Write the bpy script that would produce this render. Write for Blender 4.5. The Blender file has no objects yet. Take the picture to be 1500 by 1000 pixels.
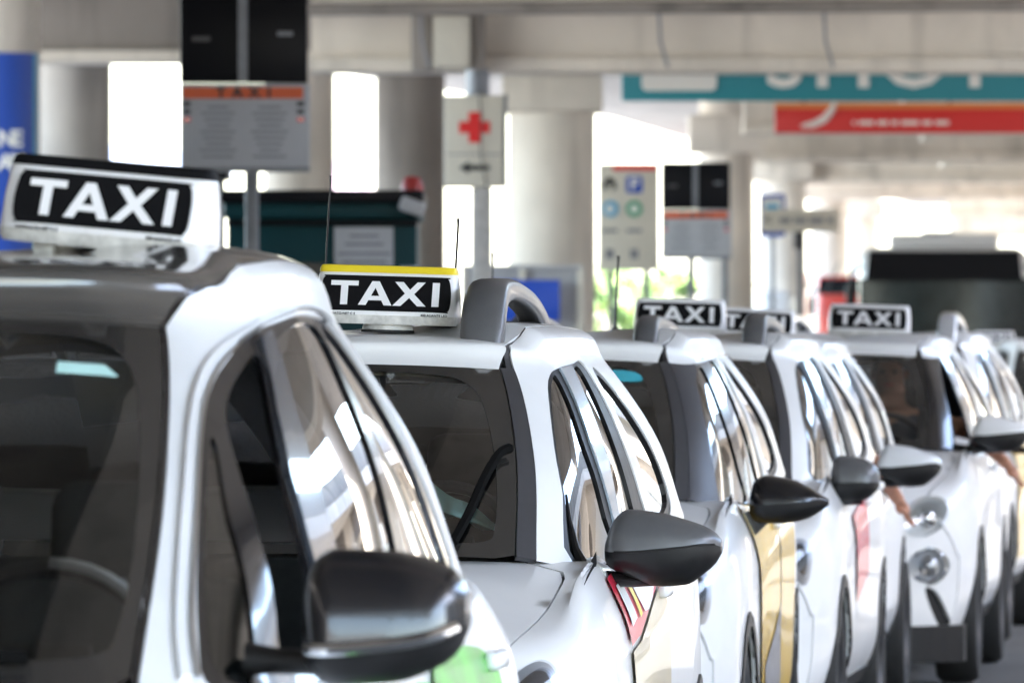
import bpy, bmesh, math, random
import numpy as np
from mathutils import Vector, Matrix
from mathutils.geometry import delaunay_2d_cdt
random.seed(7)
R = math.radians
sc = bpy.context.scene
COL = sc.collection

# ------------------------------------------------------------------ camera, light, exposure
CZ, F, HY = 1.62, 12000.0, 505.0
cam_d = bpy.data.cameras.new('camera'); cam = bpy.data.objects.new('camera', cam_d); COL.objects.link(cam)
cam.location = (0, 0, CZ); cam.rotation_euler = (R(90), 0, 0)
cam_d.lens = F / 1500 * 36; cam_d.sensor_width = 36; cam_d.shift_y = (HY - 500) / 1500
cam_d.clip_start = 0.5; cam_d.clip_end = 5000
cam_d.dof.use_dof = True; cam_d.dof.focus_distance = 19.8; cam_d.dof.aperture_fstop = 10.2; cam_d.dof.aperture_blades = 7
sc.camera = cam
SUN_EL, SUN_AZ = 54, 104          # azimuth measured from +Y towards +X
world = bpy.data.worlds.new('World'); sc.world = world; world.use_nodes = True
wn = world.node_tree; bg = wn.nodes['Background']
sky = wn.nodes.new('ShaderNodeTexSky'); sky.sky_type = 'NISHITA'; sky.sun_disc = False
sky.sun_elevation = R(SUN_EL); sky.sun_rotation = R(SUN_AZ); sky.air_density = 1.0; sky.dust_density = 1.5; sky.ozone_density = 0.6
wn.links.new(sky.outputs[0], bg.inputs[0]); bg.inputs[1].default_value = 0.15
sun_d = bpy.data.lights.new('sun', 'SUN'); sun = bpy.data.objects.new('sun', sun_d); COL.objects.link(sun)
sun_d.energy = 3.8; sun_d.angle = R(0.5); sun_d.color = (1, 0.965, 0.92)
sdir = Vector((math.sin(R(SUN_AZ)) * math.cos(R(SUN_EL)), math.cos(R(SUN_AZ)) * math.cos(R(SUN_EL)), math.sin(R(SUN_EL))))
sun.rotation_euler = sdir.to_track_quat('Z', 'Y').to_euler(); sun.location = sdir * 50
sc.view_settings.view_transform = 'Standard'; sc.view_settings.look = 'None'
sc.view_settings.exposure = 3.8; sc.view_settings.gamma = 1.0; sc.view_settings.use_curve_mapping = False
sc.render.engine = 'CYCLES'
cy = sc.cycles
cy.use_denoising = True; cy.max_bounces = 9; cy.diffuse_bounces = 4; cy.glossy_bounces = 5; cy.transmission_bounces = 4
cy.transparent_max_bounces = 14; cy.sample_clamp_indirect = 8; cy.caustics_reflective = False; cy.caustics_refractive = False

# ------------------------------------------------------------------ materials
def mat(name, col, rough=0.5, metal=0.0, coat=0.0, spec=0.5, noise=0.0, nscale=8.0, bump=0.0, bscale=60.0, emit=None, sheen=0):
    m = bpy.data.materials.new(name); m.use_nodes = True
    nt = m.node_tree; b = nt.nodes['Principled BSDF']
    b.inputs['Base Color'].default_value = (*col, 1); b.inputs['Roughness'].default_value = rough
    b.inputs['Metallic'].default_value = metal; b.inputs['Coat Weight'].default_value = coat
    b.inputs['Coat Roughness'].default_value = 0.03; b.inputs['Specular IOR Level'].default_value = spec
    tc = nt.nodes.new('ShaderNodeTexCoord')
    if noise > 0:
        n = nt.nodes.new('ShaderNodeTexNoise'); n.inputs['Scale'].default_value = nscale; n.inputs['Detail'].default_value = 6
        n.inputs['Roughness'].default_value = 0.6
        nt.links.new(tc.outputs['Object'], n.inputs['Vector'])
        r = nt.nodes.new('ShaderNodeMapRange'); r.inputs['From Min'].default_value = 0.3; r.inputs['From Max'].default_value = 0.7
        r.inputs['To Min'].default_value = 1 - noise; r.inputs['To Max'].default_value = 1 + noise * 0.6
        nt.links.new(n.outputs['Fac'], r.inputs['Value'])
        mx = nt.nodes.new('ShaderNodeMix'); mx.data_type = 'RGBA'; mx.blend_type = 'MULTIPLY'; mx.inputs['Factor'].default_value = 1
        mx.inputs['A'].default_value = (*col, 1)
        nt.links.new(r.outputs['Result'], mx.inputs['B']); nt.links.new(mx.outputs['Result'], b.inputs['Base Color'])
        r2 = nt.nodes.new('ShaderNodeMapRange'); r2.inputs['To Min'].default_value = rough * 0.8; r2.inputs['To Max'].default_value = min(1, rough * 1.25)
        nt.links.new(n.outputs['Fac'], r2.inputs['Value']); nt.links.new(r2.outputs['Result'], b.inputs['Roughness'])
    if bump > 0:
        n2 = nt.nodes.new('ShaderNodeTexNoise'); n2.inputs['Scale'].default_value = bscale; n2.inputs['Detail'].default_value = 4
        nt.links.new(tc.outputs['Object'], n2.inputs['Vector'])
        bp = nt.nodes.new('ShaderNodeBump'); bp.inputs['Strength'].default_value = bump; bp.inputs['Distance'].default_value = 0.01
        nt.links.new(n2.outputs['Fac'], bp.inputs['Height']); nt.links.new(bp.outputs['Normal'], b.inputs['Normal'])
    return m

def glass_mat(name, tint, gloss=1.0, rough=0.0, ior=1.5, k=1.6):
    m = bpy.data.materials.new(name); m.use_nodes = True; nt = m.node_tree; nt.nodes.clear()
    out = nt.nodes.new('ShaderNodeOutputMaterial'); mix = nt.nodes.new('ShaderNodeMixShader')
    tr = nt.nodes.new('ShaderNodeBsdfTransparent'); tr.inputs[0].default_value = (*tint, 1)
    gl = nt.nodes.new('ShaderNodeBsdfGlossy'); gl.inputs['Roughness'].default_value = rough; gl.inputs[0].default_value = (gloss, gloss, gloss, 1)
    fr = nt.nodes.new('ShaderNodeFresnel'); fr.inputs[0].default_value = ior
    ma = nt.nodes.new('ShaderNodeMath'); ma.operation = 'MULTIPLY'; ma.inputs[1].default_value = k; ma.use_clamp = True
    nt.links.new(fr.outputs[0], ma.inputs[0]); nt.links.new(ma.outputs[0], mix.inputs[0])
    nt.links.new(tr.outputs[0], mix.inputs[1]); nt.links.new(gl.outputs[0], mix.inputs[2]); nt.links.new(mix.outputs[0], out.inputs[0])
    return m

M = {}
M['white'] = mat('white_paint', (0.76, 0.77, 0.775), 0.32, coat=0.38, noise=0.05, nscale=3)
M['white2'] = mat('pearl_white_paint', (0.74, 0.76, 0.78), 0.32, coat=0.4, noise=0.05, nscale=3)
M['silver'] = mat('silver_paint', (0.55, 0.57, 0.60), 0.25, 0.3, coat=0.9)
M['roofglass'] = mat('dark_glossy_roof', (0.07, 0.066, 0.062), 0.16, coat=0.9, noise=0.1, nscale=6)
M['wiper'] = mat('wiper_black', (0.006, 0.006, 0.006), 1.0, spec=0.05)
M['black'] = mat('black_plastic', (0.012, 0.012, 0.013), 0.42, spec=0.35, noise=0.2, nscale=30)
M['frit'] = mat('black_glass_border', (0.022, 0.021, 0.020), 0.16, coat=0.4, spec=0.5)
M['gblack'] = mat('gloss_black', (0.008, 0.008, 0.010), 0.2, coat=0.45)
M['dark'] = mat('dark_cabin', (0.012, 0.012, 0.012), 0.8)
M['trim'] = mat('dark_grey_trim', (0.045, 0.045, 0.05), 0.38, noise=0.15, nscale=40, bump=0.05, bscale=400)
M['grey'] = mat('satin_grey_paint', (0.125, 0.128, 0.135), 0.36, 0.3, coat=0.15, noise=0.08, nscale=20)
M['chrome'] = mat('chrome', (0.75, 0.77, 0.8), 0.12, 1.0)
M['slate'] = mat('slate_door_frame', (0.06, 0.075, 0.10), 0.18, 0.2, coat=0.8)
M['bluegrey'] = mat('door_frame_pale', (0.42, 0.50, 0.58), 0.2, 0.2, coat=0.8)
M['glass_w'] = glass_mat('windshield_glass', (0.84, 0.88, 0.84), ior=1.5, k=1.7)
M['glass_s'] = glass_mat('side_window_glass', (0.30, 0.34, 0.33), ior=1.55)
M['lamp'] = glass_mat('lamp_glass', (0.9, 0.93, 0.95), ior=1.45)
M['rubber'] = mat('tyre_rubber', (0.02, 0.02, 0.02), 0.8, noise=0.3, nscale=30, bump=0.3, bscale=80)
M['rim'] = mat('wheel_alloy', (0.45, 0.46, 0.48), 0.3, 0.8)
M['buswhite'] = mat('bus_white', (.7, .7, .7), .3, coat=.5)
M['seat'] = mat('seat_fabric', (0.035, 0.034, 0.034), 0.9, noise=0.3, nscale=40)
M['dash'] = mat('dashboard', (0.05, 0.05, 0.05), 0.6, noise=0.2, nscale=12, bump=0.2, bscale=90)
M['liner'] = mat('roof_lining', (0.78, 0.77, 0.70), 0.9)
M['teal_cloth'] = mat('teal_cloth', (0.50, 0.80, 0.77), 0.8, noise=0.15, nscale=10)
M['signwhite'] = mat('sign_white_plastic', (0.80, 0.80, 0.82), 0.28, coat=0.4, noise=0.05, nscale=12)
M['signdirty'] = mat('sign_base_plastic', (0.66, 0.65, 0.62), 0.4, noise=0.35, nscale=26)
M['panel'] = mat('sign_black_face', (0.006, 0.006, 0.007), 0.6, spec=.08)
M['letter'] = mat('white_lettering', (0.82, 0.82, 0.84), 0.45)
M['ink'] = mat('black_ink', (0.03, 0.03, 0.03), 0.6)
M['yellow'] = mat('yellow_plastic', (0.80, 0.62, 0.03), 0.35)
M['vinyl_yellow'] = mat('yellow_vinyl', (0.84, 0.52, 0.04), 0.34, coat=0.5, noise=0.12, nscale=4)
M['vinyl_red'] = mat('red_vinyl', (0.70, 0.03, 0.07), 0.34, coat=0.45)
M['vinyl_cream'] = mat('cream_vinyl', (0.66, 0.57, 0.38), 0.32, coat=0.5, noise=0.1, nscale=4)
M['vinyl_green'] = mat('green_vinyl', (0.12, 0.50, 0.07), 0.35, coat=0.2, noise=0.45, nscale=5)
M['vinyl_grey'] = mat('grey_vinyl', (0.22, 0.22, 0.24), 0.4, coat=0.1, noise=0.4, nscale=20)
M['cyan'] = mat('cyan_sticker', (0.05, 0.42, 0.52), 0.5)
M['skin'] = mat('skin', (0.50, 0.24, 0.15), 0.5, noise=0.12, nscale=30)
M['shirt'] = mat('dark_shirt', (0.03, 0.035, 0.05), 0.9)
M['hair'] = mat('grey_hair', (0.10, 0.09, 0.08), 0.8, noise=0.3, nscale=60)
M['eye'] = mat('eye', (0.05, 0.04, 0.03), 0.3)

# ------------------------------------------------------------------ object helpers
def empty(name, loc=(0, 0, 0), rz=0.0, label=None, cat=None, group=None, kind=None):
    o = bpy.data.objects.new(name, None); COL.objects.link(o); o.location = loc; o.rotation_euler = (0, 0, rz)
    tag(o, label, cat, group, kind); return o
def tag(o, label=None, cat=None, group=None, kind=None):
    for k, v in (('label', label), ('category', cat), ('group', group), ('kind', kind)):
        if v: o[k] = v
    return o
def mk(name, verts, faces, m, parent=None, smooth=True, mi=None):
    me = bpy.data.meshes.new(name); me.from_pydata([tuple(map(float, v)) for v in verts], [], faces)
    ms = m if isinstance(m, (list, tuple)) else [m]
    for x in ms: me.materials.append(x)
    if mi is not None: me.polygons.foreach_set('material_index', mi)
    if smooth:
        me.polygons.foreach_set('use_smooth', [True] * len(me.polygons))
        me.update()
        try: me.set_sharp_from_angle(angle=R(38))
        except Exception: pass
    me.update()
    o = bpy.data.objects.new(name, me); COL.objects.link(o)
    if parent: o.parent = parent
    return o
def frombm(name, bm, m, parent=None, smooth=True):
    me = bpy.data.meshes.new(name); bmesh.ops.recalc_face_normals(bm, faces=bm.faces); bm.to_mesh(me); bm.free()
    ms = m if isinstance(m, (list, tuple)) else [m]
    for x in ms: me.materials.append(x)
    if smooth:
        me.polygons.foreach_set('use_smooth', [True] * len(me.polygons)); me.set_sharp_from_angle(angle=R(38))
    o = bpy.data.objects.new(name, me); COL.objects.link(o)
    if parent: o.parent = parent
    return o
def bm_box(bm, c, s, rot=None, bev=0.0, seg=2, taper=None):
    r = bmesh.ops.create_cube(bm, size=1.0); vs = r['verts']
    for v in vs:
        v.co = Vector((v.co.x * s[0], v.co.y * s[1], v.co.z * s[2]))
        if taper and v.co.z > 0: v.co.x *= taper[0]; v.co.y *= taper[1]
    if bev > 0:
        es = list({e for v in vs for e in v.link_edges})
        r2 = bmesh.ops.bevel(bm, geom=es, offset=bev, segments=seg, profile=0.5, affect='EDGES')
        vs = list({v for f in r2['faces'] for v in f.verts} | {v for v in vs if v.is_valid})
    mt = Matrix.Translation(c) @ (rot.to_4x4() if rot else Matrix())
    bmesh.ops.transform(bm, matrix=mt, verts=vs)
def box(name, c, s, m, parent=None, rot=None, bev=0.0, seg=2, taper=None, smooth=True):
    bm = bmesh.new(); bm_box(bm, c, s, rot, bev, seg, taper); return frombm(name, bm, m, parent, smooth and bev > 0)
def cyl(name, c, r, h, m, parent=None, n=32, r2=None, rot=None, bev=0):
    bm = bmesh.new(); bmesh.ops.create_cone(bm, cap_ends=True, segments=n, radius1=r, radius2=r if r2 is None else r2, depth=h)
    bmesh.ops.transform(bm, matrix=Matrix.Translation(c) @ (rot.to_4x4() if rot else Matrix()), verts=bm.verts)
    return frombm(name, bm, m, parent)
def tube(name, pts, rad, m, parent=None, n=8):
    P = [Vector(p) for p in pts]; rs = rad if isinstance(rad, (list, tuple)) else [rad] * len(P)
    vs, fs = [], []
    for i, p in enumerate(P):
        t = (P[min(i + 1, len(P) - 1)] - P[max(i - 1, 0)]).normalized()
        a = t.orthogonal().normalized() if i == 0 else (pa - t * pa.dot(t)).normalized()
        pa = a; b = t.cross(a)
        for k in range(n):
            g = 2 * math.pi * k / n; vs.append(p + (a * math.cos(g) + b * math.sin(g)) * rs[i])
    for i in range(len(P) - 1):
        for k in range(n):
            fs.append((i * n + k, i * n + (k + 1) % n, (i + 1) * n + (k + 1) % n, (i + 1) * n + k))
    fs.append(tuple(range(n))[::-1]); fs.append(tuple(range((len(P) - 1) * n, len(P) * n)))
    return mk(name, vs, fs, m, parent)
def lathe(name, prof, m, parent=None, n=40, rot=None, loc=(0, 0, 0)):
    vs, fs = [], []
    for r, z in prof:
        for k in range(n):
            a = 2 * math.pi * k / n; vs.append(Vector((r * math.cos(a), r * math.sin(a), z)))
    for i in range(len(prof) - 1):
        for k in range(n):
            fs.append((i * n + k, i * n + (k + 1) % n, (i + 1) * n + (k + 1) % n, (i + 1) * n + k))
    mt = Matrix.Translation(loc) @ (rot.to_4x4() if rot else Matrix())
    return mk(name, [mt @ v for v in vs], fs, m, parent)
def prism(name, poly, y0, y1, m, parent=None, plane='xz', smooth=False, mtx=None):
    n = len(poly); vs = []
    for y in (y0, y1):
        for a, b in poly: vs.append(Vector((a, y, b)) if plane == 'xz' else Vector((a, b, y)))
    if mtx is not None: vs = [mtx @ v for v in vs]
    fs = [tuple(range(n)), tuple(range(n, 2 * n))[::-1]] + [(i, i + n, (i + 1) % n + n, (i + 1) % n) for i in range(n)]
    bm = bmesh.new(); bv = [bm.verts.new(v) for v in vs]
    for f in fs: bm.faces.new([bv[i] for i in f])
    return frombm(name, bm, m, parent, smooth)
def rrect(x0, x1, z0, z1, r, n=6):
    out = []
    for cx, cz, a0 in ((x1 - r, z1 - r, 0), (x0 + r, z1 - r, 90), (x0 + r, z0 + r, 180), (x1 - r, z0 + r, 270)):
        for k in range(n + 1):
            a = R(a0 + 90 * k / n); out.append((cx + r * math.cos(a), cz + r * math.sin(a)))
    return out
def text(name, body, size, m, parent=None, loc=(0, 0, 0), rot=(R(90), 0, 0), bold=0.0, ext=0.001, ax='CENTER', sx=1.0, space=1.0):
    cu = bpy.data.curves.new(name, 'FONT'); cu.body = body; cu.size = size; cu.offset = bold; cu.extrude = ext
    cu.align_x = ax; cu.align_y = 'CENTER'; cu.resolution_u = 3; cu.space_character = space
    o = bpy.data.objects.new(name, cu); COL.objects.link(o)
    dg = bpy.context.evaluated_depsgraph_get(); me = bpy.data.meshes.new_from_object(o.evaluated_get(dg))
    bpy.data.objects.remove(o); bpy.data.curves.remove(cu)
    me.name = name; me.materials.clear(); me.materials.append(m)
    o = bpy.data.objects.new(name, me); COL.objects.link(o)
    o.location = loc; o.rotation_euler = rot; o.scale = (sx, 1, 1)
    if parent: o.parent = parent
    return o
def W(px, Y): return (px - 750) * Y / F
def H(py, Y): return CZ + (HY - py) * Y / F

# ------------------------------------------------------------------ smooth surfaces
def tang(xs, Y):
    n = len(xs); h = np.diff(xs)[:, None]; d = np.diff(Y, axis=0) / h; m = np.zeros_like(Y)
    for i in range(1, n - 1):
        a, b = d[i - 1], d[i]; w1 = 2 * h[i, 0] + h[i - 1, 0]; w2 = h[i, 0] + 2 * h[i - 1, 0]
        with np.errstate(divide='ignore', invalid='ignore'):
            hm = (w1 + w2) / (w1 / np.where(a == 0, 1, a) + w2 / np.where(b == 0, 1, b))
        m[i] = np.where(a * b > 0, hm, 0)
    m[0] = d[0]; m[-1] = d[-1]
    return m
def herm(xs, Y, x):
    xs = np.asarray(xs, float); Y = np.asarray(Y, float); Y2 = Y.reshape(len(xs), -1); m = tang(xs, Y2)
    x = np.atleast_1d(np.asarray(x, float)); i = np.clip(np.searchsorted(xs, x) - 1, 0, len(xs) - 2)
    h = (xs[i + 1] - xs[i]); t = np.clip((x - xs[i]) / h, 0, 1)[:, None]; h = h[:, None]
    r = (2 * t**3 - 3 * t**2 + 1) * Y2[i] + (t**3 - 2 * t**2 + t) * h * m[i] + (-2 * t**3 + 3 * t**2) * Y2[i + 1] + (t**3 - t**2) * h * m[i + 1]
    return r.reshape((len(x),) + Y.shape[1:])
def herm_b(K, b, symend=False):
    """K (N,J,3) keys with uniform knots, b (N,): Catmull-Rom across the keys"""
    N, J, _ = K.shape; T = np.zeros_like(K)
    T[:, 1:-1] = (K[:, 2:] - K[:, :-2]) / 2
    T[:, 0] = K[:, 1] - K[:, 0]; T[:, -1] = K[:, -1] - K[:, -2]
    if symend == 'first': T[:, 0, 1:] = 0
    if symend == 'last': T[:, -1, 1:] = 0
    i = np.clip(b.astype(int), 0, J - 2); t = np.clip(b - i, 0, 1)[:, None]; n = np.arange(N)
    return (2 * t**3 - 3 * t**2 + 1) * K[n, i] + (t**3 - 2 * t**2 + t) * T[n, i] + (-2 * t**3 + 3 * t**2) * K[n, i + 1] + (t**3 - t**2) * T[n, i + 1]

class Shape:
    """Car skin. Local axes: x = v (towards the driver's side), y = u (rearward), z = w (up)."""
    def __init__(s, T):
        s.T = T
        ph = [r[0] for r in T['belt']]
        belt = np.array([[r[2], r[1], r[3]] for r in T['belt']], float)
        rail = np.array([[r[2], r[1], r[3]] for r in T['rail']], float)
        spine = np.array([[0, r[0], r[1]] for r in T['spine']], float)
        mid = (belt + rail) / 2; hv = np.array([0.0 if p < .3 else 1.0 for p in ph])
        for k, p in enumerate(ph):
            out = np.array([mid[k, 0], (mid[k, 1] - 2.4) * .5, 0]); out /= np.linalg.norm(out) + 1e-9
            mid[k] += out * T.get('bulge', .03) + np.array([0, 0, .012])
        inner = rail.copy(); q = T.get('inq', .17)
        inner[:, :2] = rail[:, :2] + q * (spine[:, :2] - rail[:, :2]); inner[:, 2] = rail[:, 2] + np.where(np.array(ph) < 1.05, .80, np.where(np.array(ph) > 3.9, .82, T.get('inw', 1.0))) * (spine[:, 2] - rail[:, 2])
        G = np.stack([belt, mid, rail, inner, spine], 1)
        m = G[1:2].copy(); m[:, :, 0] *= -1                       # mirrored row before the centre line
        s.phi = [-ph[1]] + ph; s.G = np.concatenate([m, G], 0)
        s.us = [r[0] for r in T['low']]
        s.L = np.array([[(0, r[1]), (r[2] * .55, r[1] * .75 + r[3] * .25), (r[2], r[3]), (r[4], r[5]), (r[6], r[7]), (r[8], r[9]), (r[10], .60), (r[11], .42), (r[12], .27)] for r in T['low']], float)
    def green(s, a, b):
        a = np.atleast_1d(a); b = np.atleast_1d(np.asarray(b, float))
        K = herm(s.phi, s.G, a); return herm_b(K, b, 'last')
    def low(s, a, b):
        a = np.atleast_1d(np.asarray(a, float)); b = np.atleast_1d(np.asarray(b, float))
        K2 = herm(s.us, s.L, a)                                    # (N,9,2)
        K = np.zeros((len(a), 9, 3)); K[:, :, 0] = K2[:, :, 0]; K[:, :, 2] = K2[:, :, 1]
        P = herm_b(K, b, 'first')
        nose = np.clip(1 - a / 0.95, 0, 1) ** 1.4; tail = np.clip((a - (s.us[-1] - .7)) / .7, 0, 1) ** 1.5
        vv = np.abs(P[:, 0]) / .82
        P[:, 1] = a + s.T.get('nose', .30) * nose * vv ** 2.6 - .28 * tail * vv ** 2.6
        return P
    def s_of_w(s, u, w):
        bs = np.linspace(3.2, 8, 120); P = s.low(np.full(120, u), bs)
        k = np.argmin(np.abs(P[:, 2] - w)); return bs[k]
    def phi_u(s, u, t):                                            # phi on the driver's side where the skin at height t has this u
        ps = np.linspace(0.9, 4.15, 200); P = s.green(ps, np.full(200, t)); return float(np.interp(u, P[:, 1], ps))
    def cap(s, v, w, end='nose'):                                  # front or rear closing face as a height field over (v, w)
        a = s.us[0] if end == 'nose' else s.us[-1]
        bs = np.linspace(0, 8, 90); B = s.low(np.full(90, a), bs)
        c = np.array([0, .55]); v = np.atleast_1d(v); w = np.atleast_1d(w); sg = np.where(v < 0, -1, 1); av = np.abs(v)
        ang = np.arctan2(w - c[1], av); ba = np.arctan2(B[:, 2] - c[1], B[:, 0]); o = np.argsort(ba)
        rad = np.interp(ang, ba[o], np.hypot(B[:, 0], B[:, 2] - c[1])[o]); bu = np.interp(ang, ba[o], B[:, 1][o])
        q = np.clip(np.hypot(av, w - c[1]) / rad, 0, 1)
        cu = a - .10 if end == 'nose' else a + .05
        vr = np.clip(av / .84, 0, 1)
        base = (cu + (bu - cu) * q ** 5) if end == 'nose' else cu + (bu - cu) * q ** 5
        plan = (.22 if end == 'nose' else -.22) * vr ** 2.6 * (1 - q ** 5)
        return np.stack([v, base + plan, w], 1)

def inpoly(pts, poly):
    x, y = pts[:, 0], pts[:, 1]; ins = np.zeros(len(pts), bool); P = np.asarray(poly); j = len(P) - 1
    for i in range(len(P)):
        xi, yi = P[i]; xj, yj = P[j]
        c = ((yi > y) != (yj > y)) & (x < (xj - xi) * (y - yi) / (yj - yi + 1e-15) + xi); ins ^= c; j = i
    return ins
def dens(poly, st):
    out = []
    for i in range(len(poly)):
        a = np.array(poly[i], float); b = np.array(poly[(i + 1) % len(poly)], float)
        n = max(1, int(math.ceil(max(abs(b[0] - a[0]) / st[0], abs(b[1] - a[1]) / st[1]))))
        for k in range(n): out.append(tuple(a + (b - a) * k / n))
    return out
def spl(pts, n=6, closed=True):
    """round the corners of a polygon with a Catmull-Rom curve"""
    P = np.array(pts, float); N = len(P); out = []
    for i in range(N if closed else N - 1):
        p0, p1, p2, p3 = (P[(i - 1) % N], P[i], P[(i + 1) % N], P[(i + 2) % N]) if closed else (P[max(i - 1, 0)], P[i], P[i + 1], P[min(i + 2, N - 1)])
        for k in range(n):
            t = k / n
            out.append(tuple(.5 * ((2 * p1) + (-p0 + p2) * t + (2 * p0 - 5 * p1 + 4 * p2 - p3) * t * t + (-p0 + 3 * p1 - 3 * p2 + p3) * t ** 3)))
    if not closed: out.append(tuple(P[-1]))
    return out
def panel(name, f, poly, m, parent, holes=(), st=(.12, .2), off=0.0, th=0.0, side='L', flip=None, smooth=True, inner_mat=None):
    poly = dens(poly, st); holes = [dens(h, st) for h in holes]
    P = np.array(poly); lo, hi = P.min(0), P.max(0)
    gx = np.arange(lo[0] + st[0] * .5, hi[0], st[0]); gy = np.arange(lo[1] + st[1] * .5, hi[1], st[1])
    g = np.array([(x, y) for x in gx for y in gy]) if len(gx) and len(gy) else np.zeros((0, 2))
    loops = [poly] + holes; allb = np.array([p for l in loops for p in l])
    if len(g):
        keep = inpoly(g, poly)
        for h in holes: keep &= ~inpoly(g, h)
        sc_ = np.array(st); g = g[keep]
        if len(g):
            dmin = np.min(np.hypot((g[:, None, 0] - allb[None, :, 0]) / sc_[0], (g[:, None, 1] - allb[None, :, 1]) / sc_[1]), 1); g = g[dmin > .35]
    pts = [tuple(p) for l in loops for p in l] + [tuple(p) for p in g]
    edges = []; k = 0
    for l in loops:
        n = len(l); edges += [(k + i, k + (i + 1) % n) for i in range(n)]; k += n
    q = [Vector((p[0] / st[0], p[1] / st[1])) for p in pts]
    vo, _, fo, _, _, _ = delaunay_2d_cdt(q, edges, [], 0, 1e-6)
    D = np.array([(v.x * st[0], v.y * st[1]) for v in vo]); tri = np.array([t for t in fo if len(t) == 3])
    cen = D[tri].mean(1); ok = inpoly(cen, poly)
    for h in holes: ok &= ~inpoly(cen, h)
    tri = tri[ok]
    X = f(D[:, 0], D[:, 1]); e = 1e-3
    d1 = f(D[:, 0] + e, D[:, 1]) - f(D[:, 0] - e, D[:, 1]); d2 = f(D[:, 0], D[:, 1] + e) - f(D[:, 0], D[:, 1] - e)
    N = np.cross(d1, d2); ln = np.linalg.norm(N, axis=1)[:, None]; N = N / np.where(ln < 1e-12, 1, ln)
    ctr = np.stack([np.zeros(len(X)), np.clip(X[:, 1], .7, 3.3), np.full(len(X), .75)], 1)
    sg = np.sign((N * (X - ctr)).sum(1)); s0 = 1 if np.median(sg) >= 0 else -1; N = N * s0
    if flip: N = -N
    X = X + N * off
    a, b, c = X[tri[:, 0]], X[tri[:, 1]], X[tri[:, 2]]
    fn = np.cross(b - a, c - a); bad = (fn * N[tri[:, 0]]).sum(1) < 0; tri[bad] = tri[bad][:, ::-1]
    vs = X.tolist(); fs = [tuple(int(i) for i in t) for t in tri]; mi = [0] * len(fs)
    if th > 0:
        nb = len(X); vs += (X - N * th).tolist(); back = [(t[2] + nb, t[1] + nb, t[0] + nb) for t in fs]
        cnt = {}
        for t in fs:
            for i in range(3): cnt[(t[i], t[(i + 1) % 3])] = 1
        rim = []
        for (i, j) in list(cnt):
            if (j, i) not in cnt:
                b0 = len(vs); vs += [vs[j], vs[i], vs[i + nb], vs[j + nb]]; rim.append((b0, b0 + 1, b0 + 2, b0 + 3))
        fs += back + rim; mi += [1 if inner_mat else 0] * (len(back)) + [0] * len(rim)
    mats = [m, inner_mat] if inner_mat else [m]
    if side == 'both':
        nb = len(vs); vs += [(-v[0], v[1], v[2]) for v in vs]; fs += [tuple(i + nb for i in t[::-1]) for t in fs]; mi += mi
        bm = bmesh.new(); bv = [bm.verts.new(v) for v in vs]
        for t, q_ in zip(fs, mi):
            try: fc = bm.faces.new([bv[i] for i in t]); fc.material_index = q_
            except ValueError: pass
        bmesh.ops.remove_doubles(bm, verts=[v for v in bm.verts if abs(v.co.x) < 2e-3], dist=2e-4)
        me = bpy.data.meshes.new(name); bm.to_mesh(me); bm.free()
        for x in mats: me.materials.append(x)
        me.polygons.foreach_set('use_smooth', [True] * len(me.polygons)); me.set_sharp_from_angle(angle=R(50))
        o = bpy.data.objects.new(name, me); COL.objects.link(o); o.parent = parent; return o
    if side == 'R':
        vs = [(-v[0], v[1], v[2]) for v in vs]; fs = [t[::-1] for t in fs]
    o = mk(name, vs, fs, mats, parent, mi=mi); return o
def both(name, f, poly, m, parent, **k):
    a = panel(name, f, poly, m, parent, side='L', **k); b = panel(name, f, poly, m, parent, side='R', **k); return a, b

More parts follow.
